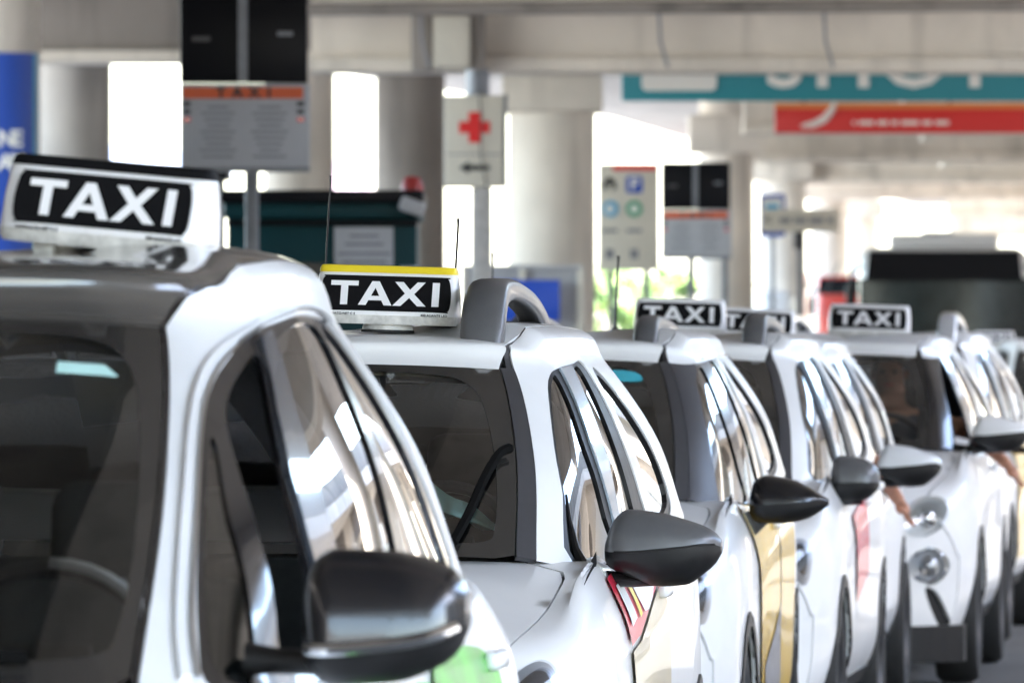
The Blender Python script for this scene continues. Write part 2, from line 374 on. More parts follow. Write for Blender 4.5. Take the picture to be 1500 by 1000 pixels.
# ------------------------------------------------------------------ car proportions (metres)
# belt / rail rows: (phi, u, v, w); spine rows: (u, w); low rows: (u, hood centre w, v2, w2, crest v3, w3, belt v4, w4, max v5, w5, v6, v7, v8)
T_SUV = dict(
    belt=[(0, .98, 0, 1.13), (.5, 1.03, .38, 1.125), (.86, 1.16, .655, 1.11), (1.0, 1.27, .735, 1.09), (1.14, 1.42, .775, 1.075), (2, 2.2, .845, 1.10), (3, 3.1, .855, 1.15), (4, 3.72, .775, 1.21), (4.2, 3.86, .65, 1.22), (5, 3.97, 0, 1.22)],
    rail=[(0, 1.70, 0, 1.575), (.5, 1.72, .32, 1.57), (.86, 1.77, .545, 1.56), (1.0, 1.86, .600, 1.555), (1.14, 1.96, .63, 1.56), (2, 2.4, .665, 1.58), (3, 3.0, .665, 1.575), (4, 3.48, .60, 1.54), (4.2, 3.58, .48, 1.54), (5, 3.66, 0, 1.56)],
    spine=[(2.15, 1.650), (2.15, 1.650), (2.17, 1.650), (2.22, 1.651), (2.28, 1.652), (2.55, 1.656), (2.95, 1.652), (3.25, 1.642), (3.28, 1.64), (3.3, 1.64)], inw=1.22,
    low=[(0, .86, .60, .82, .70, .78, .76, .70, .79, .62, .80, .79, .75), (.25, .97, .655, .93, .755, .90, .81, .84, .845, .74, .86, .85, .80), (.6, 1.04, .70, .99, .79, .985, .835, .93, .872, .82, .88, .87, .81),
         (.95, 1.112, .735, 1.06, .785, 1.075, .835, 1.01, .88, .88, .885, .875, .81), (1.3, 1.13, .745, 1.105, .79, 1.105, .832, 1.045, .882, .90, .888, .878, .81), (1.7, 1.11, .75, 1.07, .80, 1.085, .84, 1.05, .885, .91, .885, .875, .81),
         (2.2, 1.11, .76, 1.08, .82, 1.10, .85, 1.07, .885, .93, .885, .875, .81), (3.1, 1.14, .76, 1.12, .81, 1.15, .845, 1.12, .885, .97, .888, .878, .81), (3.7, 1.16, .66, 1.16, .74, 1.19, .80, 1.15, .86, 1.0, .87, .86, .80), (4.05, 1.0, .5, .99, .6, .98, .70, .95, .78, .85, .80, .79, .74)],
    uh=1.77, vh=.545, L=4.05, wheels=(.78, 3.30), wr=.325)
def vary(T, du=0., sv=1., sw=1., hood=0., Ls=1., dw=0.):
    n = dict(T)
    fw = lambda w: w * sw + dw
    n['belt'] = [(p, u * Ls + du, v * sv, fw(w)) for p, u, v, w in T['belt']]; n['rail'] = [(p, u * Ls + du, v * sv, fw(w)) for p, u, v, w in T['rail']]
    n['spine'] = [(u * Ls + du, fw(w)) for u, w in T['spine']]
    n['low'] = [(r[0] * Ls, fw(r[1]) + hood, r[2] * sv, fw(r[3]) + hood, r[4] * sv, fw(r[5]), r[6] * sv, fw(r[7]), r[8] * sv, fw(r[9]), r[10] * sv, r[11] * sv, r[12] * sv) for r in T['low']]
    n['uh'] = T['uh'] * Ls + du; n['vh'] = T['vh'] * sv; n['L'] = T['L'] * Ls; n['wheels'] = tuple(x * Ls for x in T['wheels'])
    return n
T_MPV = dict(
    belt=[(0, .62, 0, 1.13), (.5, .68, .40, 1.125), (.86, .84, .69, 1.12), (1.0, .96, .775, 1.11), (1.14, 1.15, .80, 1.10), (2, 2.3, .835, 1.13), (3, 3.4, .80, 1.18), (4, 4.1, .69, 1.24), (4.2, 4.25, .58, 1.25), (5, 4.38, 0, 1.26)],
    rail=[(0, 1.93, 0, 1.665), (.5, 1.95, .32, 1.66), (.86, 2.02, .53, 1.645), (1.0, 2.14, .585, 1.635), (1.14, 2.30, .605, 1.645), (2, 2.75, .62, 1.67), (3, 3.3, .595, 1.66), (4, 3.78, .53, 1.62), (4.2, 3.86, .43, 1.62), (5, 3.95, 0, 1.64)],
    spine=[(2.6, 1.775), (2.6, 1.775), (2.62, 1.775), (2.65, 1.775), (2.7, 1.777), (2.95, 1.782), (3.3, 1.775), (3.6, 1.76), (3.62, 1.755), (3.64, 1.75)],
    low=[(0, .78, .60, .74, .70, .70, .76, .64, .79, .58, .80, .79, .75), (.25, .92, .66, .88, .76, .86, .81, .80, .845, .72, .86, .85, .80), (.6, 1.06, .71, 1.02, .79, 1.0, .83, .94, .87, .84, .88, .87, .81),
         (.95, 1.10, .75, 1.08, .80, 1.09, .84, 1.03, .885, .90, .888, .878, .81), (1.3, 1.1, .76, 1.08, .81, 1.10, .85, 1.05, .885, .92, .888, .878, .81), (2.2, 1.11, .77, 1.10, .825, 1.125, .85, 1.08, .885, .94, .888, .878, .81), (3.4, 1.14, .75, 1.14, .80, 1.17, .835, 1.13, .88, .98, .885, .875, .81),
         (4.0, 1.2, .66, 1.18, .72, 1.2, .78, 1.16, .85, 1.0, .865, .86, .80), (4.5, 1.0, .5, .99, .58, .98, .68, .95, .77, .85, .79, .78, .74)],
    uh=2.02, vh=.53, L=4.5, wheels=(.85, 3.6), wr=.32)

def mirror_body(car, base, P, capm, housm, lowm, prof, arm='stalk', chrome=False, foot=True):
    """door mirror: base (v,u,w) on the door; prof rows (x, ztop, zseam, zbot, depth)"""
    root = bpy.data.objects.new('door_mirror', None); COL.objects.link(root); root.parent = car; root.location = base
    if P < 0: root.scale = (-1, 1, 1)
    xs = np.array([r[0] for r in prof]); Y = np.array([r[1:] for r in prof], float)
    X = np.linspace(xs[0], xs[-1], 22); V = herm(xs, Y, X); n = 14; cap, low = [], []; glass = []
    for x, (zt, zs, zb, dp) in zip(X, V):
        up, dn = [], []
        for k in range(n + 1):
            g = math.pi * k / n; c, s = math.cos(g), math.sin(g)
            cc = math.copysign(abs(c) ** .75, c); ss = abs(s) ** .8
            up.append((x, (-dp * .62 * cc if c > 0 else -dp * .38 * cc), zs + (zt - zs) * ss))
            dn.append((x, (-dp * .62 * cc if c > 0 else -dp * .38 * cc), zs - (zs - zb) * ss))
        cap.append(up); low.append(dn)
    def skin(name, rows, m, rev):
        vs = [p for r in rows for p in r]; w = n + 1; fs = []
        for i in range(len(rows) - 1):
            for k in range(n):
                q = (i * w + k, i * w + k + 1, (i + 1) * w + k + 1, (i + 1) * w + k); fs.append(q[::-1] if rev else q)
        fs.append(tuple(range(w)) if not rev else tuple(range(w))[::-1]); e = (len(rows) - 1) * w
        fs.append(tuple(range(e, e + w))[::-1] if not rev else tuple(range(e, e + w)))
        return mk(name, vs, fs, m, root)
    skin('mirror_cap', cap, capm, False); skin('mirror_housing', low, lowm, True)
    # reflecting plate on the rear
    m0, m1 = xs[0] + .02, xs[-1] - .03
    zt = herm(xs, Y, [.5 * (m0 + m1)])[0]; dp = zt[3]
    prism('mirror_glass', rrect(m0 + .01, m1 - .05, zt[2] * .6, zt[0] * .55, .03), dp * .30, dp * .38 + .003, M['chrome'], root)
    tube('seam_line', [(x, -dp_ * .62 - .001, zs_) for x, (a, zs_, c, dp_) in zip(X, V)][2:-1], .0028, M['dark'], root, n=6)
    if chrome:
        rows = [(x, -dp_ * .62 - .004, zs_) for x, (a, zs_, c, dp_) in zip(X, V)]
        tube('chrome_strip', [(r[0], r[1] - .004, r[2] - .008) for r in rows[1:-1]] , .010, M['chrome'], root)
    if arm == 'stalk':
        rows = [(-.095, .02, -.062, .026, .030), (-.05, .01, -.064, .020, .026), (.0, -.0, -.066, .019, .03), (.06, -.01, -.070, .018, .04), (.12, -.01, -.072, .012, .035)]
        vs, fs = [], []; kk = 14
        for x, y, z, hz, hy in rows:
            for k in range(kk):
                g = 2 * math.pi * k / kk; vs.append((x, y + hy * math.cos(g), z + hz * math.sin(g)))
        for i in range(len(rows) - 1):
            for k in range(kk): fs.append((i * kk + k, (i + 1) * kk + k, (i + 1) * kk + (k + 1) % kk, i * kk + (k + 1) % kk))
        mk('mirror_arm', vs, fs, M['black'], root)
        if foot:
            mp = Vector(base)
            tube('mirror_mount', [Vector((x, y, z)) - Vector((abs(mp.x), mp.y, mp.z)) for x, y, z in ((.706, 1.46, 1.26), (.718, 1.42, 1.20), (.738, 1.37, 1.13), (.762, 1.33, 1.085), (.79, 1.30, 1.07))], [.003, .006, .011, .018, .02], M['black'], root, n=8)
    else:
        prism('mirror_arm', [(-.08, -.16), (-.01, -.13), (.10, -.02), (.02, -.01), (-.08, -.05)], -.02, .03, M['gblack'], root)
    return root
PROF_STD = [(0, .02, 0, -.028, .09), (.012, .060, -.002, -.042, .14), (.05, .098, -.002, -.060, .165), (.13, .090, .004, -.086, .17), (.19, .074, .010, -.082, .16), (.24, .056, .016, -.050, .135), (.262, .042, .016, -.030, .10), (.276, .026, .010, -.006, .06)]
PROF_ONE = [(0, .05, -.02, -.07, .09), (.012, .085, -.035, -.085, .14), (.04, .103, -.035, -.10, .17), (.13, .100, -.028, -.095, .17), (.19, .088, -.018, -.075, .16), (.225, .068, -.005, -.05, .13), (.242, .04, .005, -.012, .08)]
PROF_POINT = [(0, .03, 0, -.03, .07), (.012, .075, .0, -.05, .13), (.05, .098, .0, -.062, .16), (.12, .090, .004, -.060, .16), (.19, .062, .01, -.045, .14), (.235, .036, .014, -.020, .10), (.262, .020, .012, 0, .05)]
PROF_NARROW = [(0, .05, 0, -.05, .08), (.010, .085, .0, -.075, .14), (.035, .105, .0, -.082, .17), (.09, .100, .0, -.076, .17), (.14, .086, .0, -.062, .16), (.17, .064, .0, -.035, .13), (.185, .04, .0, -.012, .08)]
PROF_BIG = [(0, .05, 0, -.05, .08), (.012, .085, .0, -.075, .14), (.05, .105, .0, -.082, .17), (.14, .100, .0, -.072, .17), (.20, .086, .0, -.058, .16), (.24, .064, .0, -.035, .13), (.262, .04, .0, -.012, .08)]

def wheel(car, v, u, r, side):
    root = bpy.data.objects.new('wheel', None); COL.objects.link(root); root.parent = car; root.location = (v * side, u, r)
    rot = Matrix.Rotation(R(90) * side, 3, 'Y')
    lathe('tyre', [(r * .66, .09), (r * .80, .105), (r * .94, .10), (r, .07), (r, -.07), (r * .94, -.10), (r * .80, -.105), (r * .66, -.09)], M['rubber'], root, rot=rot)
    lathe('rim', [(r * .67, .088), (r * .64, .094), (r * .60, .07), (r * .2, .03), (0.001, .03)], M['trim'], root, rot=rot)
    bm = bmesh.new()
    for k in range(5):
        a = R(72 * k + 12)
        bm_box(bm, rot @ Vector((math.cos(a) * r * .36, math.sin(a) * r * .36, .055)), (r * .62, .05, .03), (rot @ Matrix.Rotation(a, 3, 'Z')), .008)
    frombm('spokes', bm, M['rim'], root)
    lathe('hub', [(.001, .085), (.05, .083), (.065, .06), (.065, .02)], M['rim'], root, n=20, rot=rot)

def seat(car, v, u):
    bm = bmesh.new()
    bm_box(bm, (v, u, .62), (.50, .52, .16), None, .05, 3)
    bm_box(bm, (v, u + .30, .93), (.48, .14, .62), Matrix.Rotation(R(-12), 3, 'X'), .06, 3)
    o = frombm('seat', bm, M['seat'], car)
    box('headrest', (v, u + .39, 1.31), (.26, .10, .17), M['seat'], o, Matrix.Rotation(R(-10), 3, 'X'), .045, 3)

DLO_SUV = dict(
    outer=[(1.03, .0), (.975, .68), (.963, 1.17), (1.0, 1.66), (1.07, 1.93), (1.2, 2.0), (1.6, 2.0), (1.86, 2.0), (1.95, 1.7), (1.97, 1.0), (2.08, .5), (2.2, .0), (1.6, -.01)],
    left=[(1.03, .0), (.975, .68), (.963, 1.17), (1.0, 1.66), (1.07, 1.93)], right=[(1.2, 1.98), (1.6, 1.98), (1.86, 1.97), (1.95, 1.7), (1.97, 1.0), (2.08, .5), (2.2, .0)],
    wins=[[(1.05, .05), (.99, .68), (.98, 1.17), (1.02, 1.63), (1.08, 1.86), (1.15, 1.92), (1.20, 1.59), (1.22, 1.23), (1.28, .89), (1.36, .48), (1.48, .06)],
          [(1.56, .06), (1.53, .7), (1.51, 1.2), (1.50, 1.6), (1.54, 1.92), (1.73, 1.92), (1.75, 1.5), (1.76, 1.0), (1.84, .5), (1.94, .06)]],
    strip=[(1.24, 1.99), (1.27, 1.6), (1.29, 1.2), (1.34, .89), (1.42, .5), (1.53, .02), (1.545, .02), (1.50, .7), (1.48, 1.2), (1.475, 1.6), (1.50, 1.99)],
    quarter=[[(2.36, .3), (2.26, .8), (2.18, 1.3), (2.16, 1.7), (2.3, 1.8), (2.55, 1.5), (2.75, 1.0), (2.85, .4), (2.6, .25)]])
DLO_DARK = dict(DLO_SUV)
DLO_DARK['left'] = [(1.06, .0), (1.01, .68), (1.0, 1.17), (1.02, 1.66), (1.10, 1.95)]
DLO_DARK['wins'] = [[(1.09, .05), (1.03, .68), (1.02, 1.17), (1.05, 1.63), (1.12, 1.86), (1.24, 1.90), (1.28, 1.59), (1.30, 1.23), (1.34, .89), (1.42, .48), (1.50, .06)], DLO_SUV['wins'][1]]
DLO_MPV = dict(
    outer=[(1.1, -.005), (.96, -.0), (.905, .03), (.885, .25), (.869, .55), (.862, .9), (.870, 1.35), (.90, 1.62), (.97, 1.85), (1.05, 2.0), (1.3, 2.02), (2.2, 2.0), (2.6, 1.93), (2.9, 1.5), (3.03, .8), (3.1, 0), (2.0, -.01)],
    left=[(.90, 0), (.862, .9), (.97, 1.85)], right=[(1.05, 2.0), (3.1, 0)],
    wins=[[(.93, .08), (.895, .4), (.880, .75), (.878, .95), (.89, 1.3), (.905, 1.25), (.93, .9), (.98, .55), (1.03, .1)],
          [(1.17, .1), (1.08, .5), (.98, .99), (.93, 1.41), (.96, 1.65), (1.03, 1.80), (1.09, 1.82), (1.10, 1.45), (1.15, 1.1), (1.25, .75), (1.37, .4), (1.46, .1)],
          [(1.30, 1.9), (1.31, 1.6), (1.40, 1.1), (1.54, .6), (1.68, .1), (2.2, .08), (2.14, .5), (2.12, 1.0), (2.12, 1.5), (2.1, 1.92)],
          [(2.32, .1), (2.26, .6), (2.24, 1.2), (2.24, 1.88), (2.5, 1.83), (2.75, 1.4), (2.9, .7), (2.95, .1)]],
    strip=[(1.11, 1.95), (1.12, 1.45), (1.17, 1.1), (1.27, .75), (1.39, .4), (1.48, .05), (1.62, .05), (1.50, .6), (1.36, 1.1), (1.27, 1.5), (1.24, 1.97)])
def make_car(name, T, hx, hz, yaw, label, o):
    th = R(yaw); rr = Vector((math.sin(th), math.cos(th), 0)); ll = Vector((math.cos(th), -math.sin(th), 0))
    O = Vector((hx, hz, 0)) - rr * T['uh'] - ll * T['vh']
    car = empty(name, O, -th, label, 'taxi', 'white taxis waiting in the rank')
    S = Shape(T); g, lo = S.green, S.low
    P = o.get('paint', M['white']); apil = o.get('apillar', P); roofm = o.get('roof', P)
    ditch = o.get('ditch', M['black'])
    sm = (.06, .12)
    wa, wb = o.get('wa', .80), o.get('wb', .868)                                           # glass edge / trim edge in phi on the front
    # ---- windscreen: black border with the clear opening cut in, then the glass
    hole = [(-.001, 1.88)] + spl([(.25, 1.885), (.55, 1.86), (.66, 1.76), (.71, 1.5), (.735, .8), (.735, .30), (.70, .15), (.5, .12), (.25, .105)], 5, False) + [(-.001, .10)]
    outer = [(-.0, 2.0), (.45, 2.0), (wa, 1.985), (wa, .05), (.75, .0), (.4, -.0), (.0, -.0)]
    bor = dens(outer, sm)
    nb = [(0, 2.0), (.45, 2.0), (wa, 1.985), (wa, .04), (.74, .0), (0, 0), (0, .10)] + [p for p in reversed(hole)][1:-1] + [(0, 1.88)]
    ws = panel('windscreen', g, nb, M['frit'], car, st=sm, side='both')
    hl = [(0, 1.88)] + hole[1:-1] + [(0, .10)]
    panel('windscreen_glass', g, hl, M['glass_w'], ws, st=sm, off=-.002, side='both')
    # ---- trim beside the windscreen, running up along the roof ditch
    both('pillar_trim', g, [(wa + .004, 2.0), (wb, 2.0), (wb, .0), (wa + .004, .02)], ditch if not o.get('wide') else apil, car, st=sm, th=.012, off=.003)
    # ---- side windows: outlines in (phi, t)
    D_ = o.get('dlo') or DLO_SUV
    tt = o.get('ditch_t', 2.86)
    dlo = spl(D_['outer'], 3); wins = [spl(w, 4) for w in D_['wins']]
    left = D_['left']                                            # front edge of the window opening, bottom to top
    w3o = None
    rb = o.get('rb', [(wb + .005, 2.4), (wb + .045, 2.72), (.99, tt)])
    top_line = [(wb + .004, 2.0)] + [(p[0] + .012, p[1] - .005) for p in rb] + [(2, tt), (3, tt), (4.0, tt), (4.25, 2.6), (4.28, 1.9), (4.28, -.02)]
    extra = [spl(w, 4) for w in D_.get('quarter', [])]
    eh = []
    for w in extra:
        c = np.mean(w, 0); eh.append([tuple(p) for p in c + (np.array(w) - c) * 1.12])
    if apil is P:
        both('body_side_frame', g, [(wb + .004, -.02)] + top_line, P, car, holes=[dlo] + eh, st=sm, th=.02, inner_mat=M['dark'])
        frame_poly = dlo
    else:
        ap = [(wb + .004, -.02), (left[0][0] - .006, -.02)] + [(p[0] - .006, p[1]) for p in left] + [(left[-1][0] - .006, 1.985), (wb + .004, 1.985)]
        both('a_pillar', g, ap, apil, car, st=sm, th=.02, off=.002)
        rest = D_['right']                                       # rear part of the opening, top front to bottom rear
        both('body_side_frame', g, top_line + [(rest[-1][0] + .01, -.02)] + rest[::-1] + [(left[-1][0] - .01, 1.99)], P, car, holes=eh, st=sm, th=.02, inner_mat=M['dark'])
        frame_poly = left + rest[:-1] + [(rest[-1][0], -.02), (left[0][0], -.02)]
    fr = o.get('frame', M['black']); gm = M['glass_s']
    both('window_frame', g, frame_poly, fr, car, holes=wins, st=sm, off=-.004, th=.012)
    for w, wo in zip(extra, eh): both('window_frame', g, wo, M['black'], car, holes=[w], st=sm, off=-.003, th=.008)
    for i, w in enumerate(wins + extra):
        for sd in ('L', 'R'):
            if o.get('open') == i and sd == 'L': continue
            panel('side_window', g, w, gm, car, st=(.035, .07), off=-.010, side=sd)
    if o.get('strip') and D_.get('strip'):
        both('door_frame', g, D_['strip'], o['strip'], car, st=sm, off=.003, th=.006)
    if o.get('ring'):
        path = spl(o['ring'], 5, False); A = np.array(path) * np.array([.5, .28]); t_ = np.gradient(A, axis=0); t_ /= np.linalg.norm(t_, axis=1)[:, None]; n_ = np.stack([-t_[:, 1], t_[:, 0]], 1)
        def band(d1, d2): return [tuple(p) for p in (A + n_ * d1) / np.array([.5, .28])] + [tuple(p) for p in ((A + n_ * d2) / np.array([.5, .28]))[::-1]]
        both('window_surround', g, band(.001, .005), M['chrome'], car, st=sm, off=.006, th=.01)
        both('door_edge', g, band(.010, .020), P, car, st=sm, off=.009, th=.012)
        
    if o.get('molding'): both('cant_molding', g, [(1.3, 2.06), (2, 2.07), (3.0, 2.05), (3.3, 1.98), (3.3, 1.93), (3.0, 2.00), (2, 2.03), (1.3, 2.02)], o['molding'], car, st=sm, off=.006, th=.01)
    # ---- roof
    panel('roof_panel', g, [(0, 2.01), (.45, 2.01), (wa, 2.0)] + [(p[0] - .012, p[1] + .02) for p in rb] + [(2, tt + .03), (3, tt + .03), (4.0, tt + .03), (4.25, 2.65), (4.4, 2.3), (5, 2.2), (5, 4), (0, 4)], roofm, car, st=(.1, .12), side='both', th=.01)
    panel('roof_lining', g, [(0, 2.1), (.9, 2.1), (4.2, 2.1), (5, 2.1), (5, 4), (0, 4)], M['liner'], car, st=(.2, .25), off=-.05, side='both')
    both('roof_ditch', g, [(wb - .03, 2.0)] + [(p[0] - .02, p[1] + .025) for p in rb] + [(2, tt + .04), (4.0, tt + .04), (4.0, tt - .01), (2, tt - .01)] + [(p[0] + .02, p[1] - .02) for p in rb[::-1]] + [(wb + .01, 2.0)], ditch, car, st=sm, off=-.004, th=.01)
    # ---- back glass and tailgate
    panel('tailgate', g, [(5, 0), (4.29, 0), (4.29, 1.9), (4.26, 2.5), (4.4, 2.25), (5, 2.15), (5, 1.85), (4.55, 1.8), (4.45, .5), (5, .4)], P, car, st=(.1, .15), side='both', th=.012)
    panel('rear_window', g, [(5, .4), (4.45, .5), (4.55, 1.8), (5, 1.85)], M['glass_s'], car, st=(.1, .2), side='both', off=-.004)
    # ---- lower body
    S0 = .07; cow = o.get('cowl', .98)
    hood_e = 2.0
    hp = [(.03, 0), (.03, 1.8), (.06, 2.0), (.3, 2.06), (.7, 2.08), (cow + .03, 2.0), (cow + .11, 1.93), (cow + .15, 1.74), (cow + .2, 1.6), (cow + .12, 1.1), (cow + .06, .5), (cow + .03, 0)]
    panel('bonnet', lo, hp, P, car, st=(.06, .2), side='both', th=.02)
    panel('scuttle', lo, [(cow - .01, 0), (cow + .01, .5), (cow + .06, 1.1), (cow + .15, 1.7), (1.03, 2.0), (1.35, 2.0), (1.3, 0)], M['black'], car, st=(.06, .2), side='both', off=-.022)
    def arch(u0, r, ext=0):
        pts = []
        w0 = S.T['wr']
        for k in range(0, 19):
            a = R(-12 + 204 * k / 18); uu = u0 + r * math.cos(a); ww = w0 + r * math.sin(a); pts.append((uu, S.s_of_w(uu, max(ww, .265))))
        return pts
    wu = T['wheels']; ar = T['wr'] + .055
    A1, A2 = arch(wu[0], ar), arch(wu[1], ar)
    d1, d2, d3 = o.get('doors', (1.26, 2.30, 3.16)); e_ = T['L']
    # fender: from nose to front door
    fen = [(.02, 2.06), (.3, 2.10), (.7, 2.12), (1.0, 2.03), (1.1, 2.2), (cow + .17, 2.5), (cow + .25, 3.15), (d1 + .04, 3.4), (d1 - .004, 5), (d1 - .004, 7.95)] + [p for p in A1] + [(.02, 7.9)]
    fen = [(.02, 2.04), (.3, 2.09), (.7, 2.11), (cow + .04, 2.03), (cow + .12, 1.96), (cow + .162, 1.76), (cow + .21, 1.62), (cow + .32, 1.66), (max(cow + .47, d1 + .18), 1.9), (max(cow + .5, d1 + .22), 2.6), (max(cow + .5, d1 + .22), 3.08), (d1 + .03, 3.08), (d1 - .004, 3.5), (d1 - .004, 5), (d1 - .004, 8)] + A1 + [(.02, 8)]
    both('front_wing', lo, fen, P, car, st=(.07, .25), th=.012)
    both('front_door', lo, [(d1 + .022, 3.12), (d1, 5), (d1, 8), (d2 - .004, 8), (d2 - .004, 5), (d2 - .004, 3.12)], P, car, st=(.1, .25), th=.012)
    r2 = [(d2, 3.12), (d2, 5), (d2, 8), (A2[-1][0] - .004, 8)] if True else None
    rear_top = [(d3, 3.12)]
    both('rear_door', lo, [(d2, 3.12), (d2, 8), (d3 - .34, 8), (d3 - .20, 6.4), (d3 - .004, 5.2), (d3 - .004, 3.12)], P, car, st=(.1, .25), th=.012)
    arc2 = [p for p in A2]
    both('rear_wing', lo, [(d3, 3.12), (e_ - .02, 3.12), (e_ - .02, 8)] + [p for p in A2 if p[1] < 7.98] + [(d3 - .335, 8), (d3 - .195, 6.4), (d3, 5.2)], P, car, st=(.07, .25), th=.012)
    both('sill', lo, [(wu[0] + ar + .03, 7.55), (wu[1] - ar - .03, 7.55), (wu[1] - ar - .01, 8), (wu[0] + ar + .01, 8)], M['black'], car, st=(.12, .2), off=.006, th=.01)
    both('wheel_arch_trim', lo, arch(wu[0], ar + .045)[0:] + A1[::-1], o.get('archm', M['black']), car, st=(.08, .3), off=.007, th=.012)
    both('wheel_arch_trim', lo, arch(wu[1], ar + .045)[0:] + A2[::-1], o.get('archm', M['black']), car, st=(.08, .3), off=.007, th=.012)
    both('belt_molding', lo, [(max(cow + .51, d1 + .23), 3.05), (d3 + .1, 3.05), (d3 + .1, 3.42), (max(cow + .51, d1 + .23), 3.42)], o.get('beltm', M['black']), car, st=(.1, .2), off=.005, th=.01)
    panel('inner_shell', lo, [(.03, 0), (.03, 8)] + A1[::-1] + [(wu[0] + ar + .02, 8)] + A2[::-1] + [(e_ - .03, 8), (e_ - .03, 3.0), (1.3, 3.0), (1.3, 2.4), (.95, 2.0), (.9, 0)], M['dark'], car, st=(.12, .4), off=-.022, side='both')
    for d in (d2 - .13, d3 - .14):
        for sd in (1, -1):
            p = lo([d], [4.55])[0]
            b = box('door_handle', (sd * (p[0] + .018), p[1], p[2]), (.028, .19, .034), o.get('handle', P), car, None, .011, 3)
    # ---- front closing face
    bs = np.linspace(0, 8, 40); B = lo(np.full(40, 0.0), bs)
    half = [(float(x[0]), float(x[2])) for x in B][::1]
    half[0] = (0, half[0][1]); nosepoly = half + [(0, half[-1][1])]
    nf = lambda a, b: S.cap(a, b, 'nose')
    low_cut = .36
    white = [p for p in half if p[1] > low_cut] + [(half[-6][0] * .98, low_cut), (0, low_cut)]
    grl = o.get('face', 'std')
    if grl == 'round':
        lamp1 = [(.655 + .105 * math.cos(R(a)), .80 + .085 * math.sin(R(a)) + .03 * math.cos(R(a))) for a in range(0, 360, 18)]
        lamp2 = [(.665 + .095 * math.cos(R(a)), .575 + .08 * math.sin(R(a))) for a in range(0, 360, 18)]
        slot = spl([(.65, .46), (.705, .45), (.765, .31), (.755, .28), (.71, .29)], 4)
        white = [p for p in half if p[1] > .3] + [(.76, .21), (.6, .17), (.5, .17), (.46, .27), (.3, .30), (0, .30)]
        panel('front_bumper', nf, white, P, car, holes=[lamp1, lamp2, slot], st=(.05, .05), th=.02, side='both')
        both('air_slot', nf, slot, M['dark'], car, st=(.05, .05), off=-.02)
        for lp, nm in ((lamp1, 'headlight'), (lamp2, 'fog_light')):
            for sd in ('L', 'R'):
                h = panel(nm, nf, lp, M['buswhite'] if nm == 'headlight' else M['rim'], car, st=(.03, .03), off=-.035, side=sd)
                panel('lens', nf, lp, M['lamp'], h, st=(.03, .03), off=.004, side=sd)
                c = np.mean(lp, 0); q = nf([c[0]], [c[1]])[0]; s_ = 1 if sd == 'L' else -1
                bm = bmesh.new(); bmesh.ops.create_uvsphere(bm, u_segments=20, v_segments=12, radius=.048)
                bmesh.ops.transform(bm, matrix=Matrix.Translation((s_ * q[0], q[1] + .035, q[2])), verts=bm.verts)
                frombm('bulb_housing', bm, M['chrome'] if nm == 'headlight' else M['rim'], h)
                if nm != 'headlight': lathe('bezel', [(.062 if nm == 'headlight' else .07, .0), (.075 if nm == 'headlight' else .082, .012), (.088 if nm == 'headlight' else .09, 0)], M['chrome'], h, rot=Matrix.Rotation(R(90), 3, 'X'), loc=(s_ * q[0], q[1] - .002, q[2]))
        panel('lower_grille', nf, [(0, .30), (.3, .30), (.46, .27), (.5, .17), (.6, .17), (.76, .21), (.74, .12), (.5, .07), (0, .07)] if False else [(0, .29), (.3, .29), (.45, .265), (.48, .27), (0, .27)], M['black'], car, st=(.05, .05), side='both')
        fp = [(x, -.085 + .30 * (abs(x) / .84) ** 2.8) for x in np.linspace(-.83, .83, 25)]
        prism('bumper_lip', fp + [(.83, .42), (-.83, .42)], .12, .292, M['black'], car, plane='xy')
    else:
        gr = [(0, .66), (.42, .64), (.46, .60), (.40, .52), (0, .50)]
        panel('front_bumper', nf, [p for p in half] + [(0, half[-1][1])], P, car, st=(.06, .06), th=.015, side='both')
        panel('grille', nf, gr, M['black'], car, st=(.05, .05), off=.006, side='both')
        panel('lower_grille', nf, [(0, .42), (.5, .42), (.56, .30), (0, .30)], M['black'], car, st=(.05, .05), off=.006, side='both')
    hlp = spl([(.03, 2.35), (.12, 2.42), (.22, 2.75), (.24, 3.2), (.17, 3.8), (.05, 4.0), (.02, 3.2)], 4)
    if grl != 'round':
        for sd in ('L', 'R'):
            h = panel('headlight', lo, hlp, M['rim'], car, st=(.04, .2), off=.003, side=sd)
            panel('lens', lo, hlp, M['lamp'], h, st=(.04, .2), off=.010, side=sd)
            ins = [(p[0] * .7 + .05, p[1] * .7 + 1.02) for p in hlp]
            panel('reflector', lo, ins, M['chrome'], h, st=(.04, .2), off=.006, side=sd)
    lb = box('number_plate', (0, -.112 + .0, .46), (.52, .012, .11), M['signwhite'], car, None, .004)
    tf = lambda a, b: S.cap(a, b, 'tail')
    Bt = lo(np.full(40, e_), bs); ht = [(float(x[0]), float(x[2])) for x in Bt]; ht[0] = (0, ht[0][1])
    panel('rear_bumper', tf, ht + [(0, ht[-1][1])], P, car, st=(.08, .08), side='both', th=.015)
    both('tail_light', lo, spl([(e_ - .25, 3.6), (e_ - .03, 3.5), (e_ - .03, 5.3), (e_ - .15, 5.2), (e_ - .3, 4.2)], 3), M['vinyl_red'], car, st=(.06, .3), off=.004)
    # ---- wheels, underbody, cabin
    for u0 in wu:
        for sd in (1, -1): wheel(car, .775, u0, T['wr'], sd)
    bm = bmesh.new(); bm_box(bm, (0, e_ / 2, .30), (1.0, e_ - .5, .16), None, .03)
    for u0 in wu: bm_box(bm, (0, u0, .36), (1.22, .62, .34), None, .02)
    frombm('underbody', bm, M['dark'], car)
    uc = T['uh'] - .78
    ub = T['belt'][0][1]
    dz = T['belt'][0][3]
    bm = bmesh.new(); vs = []
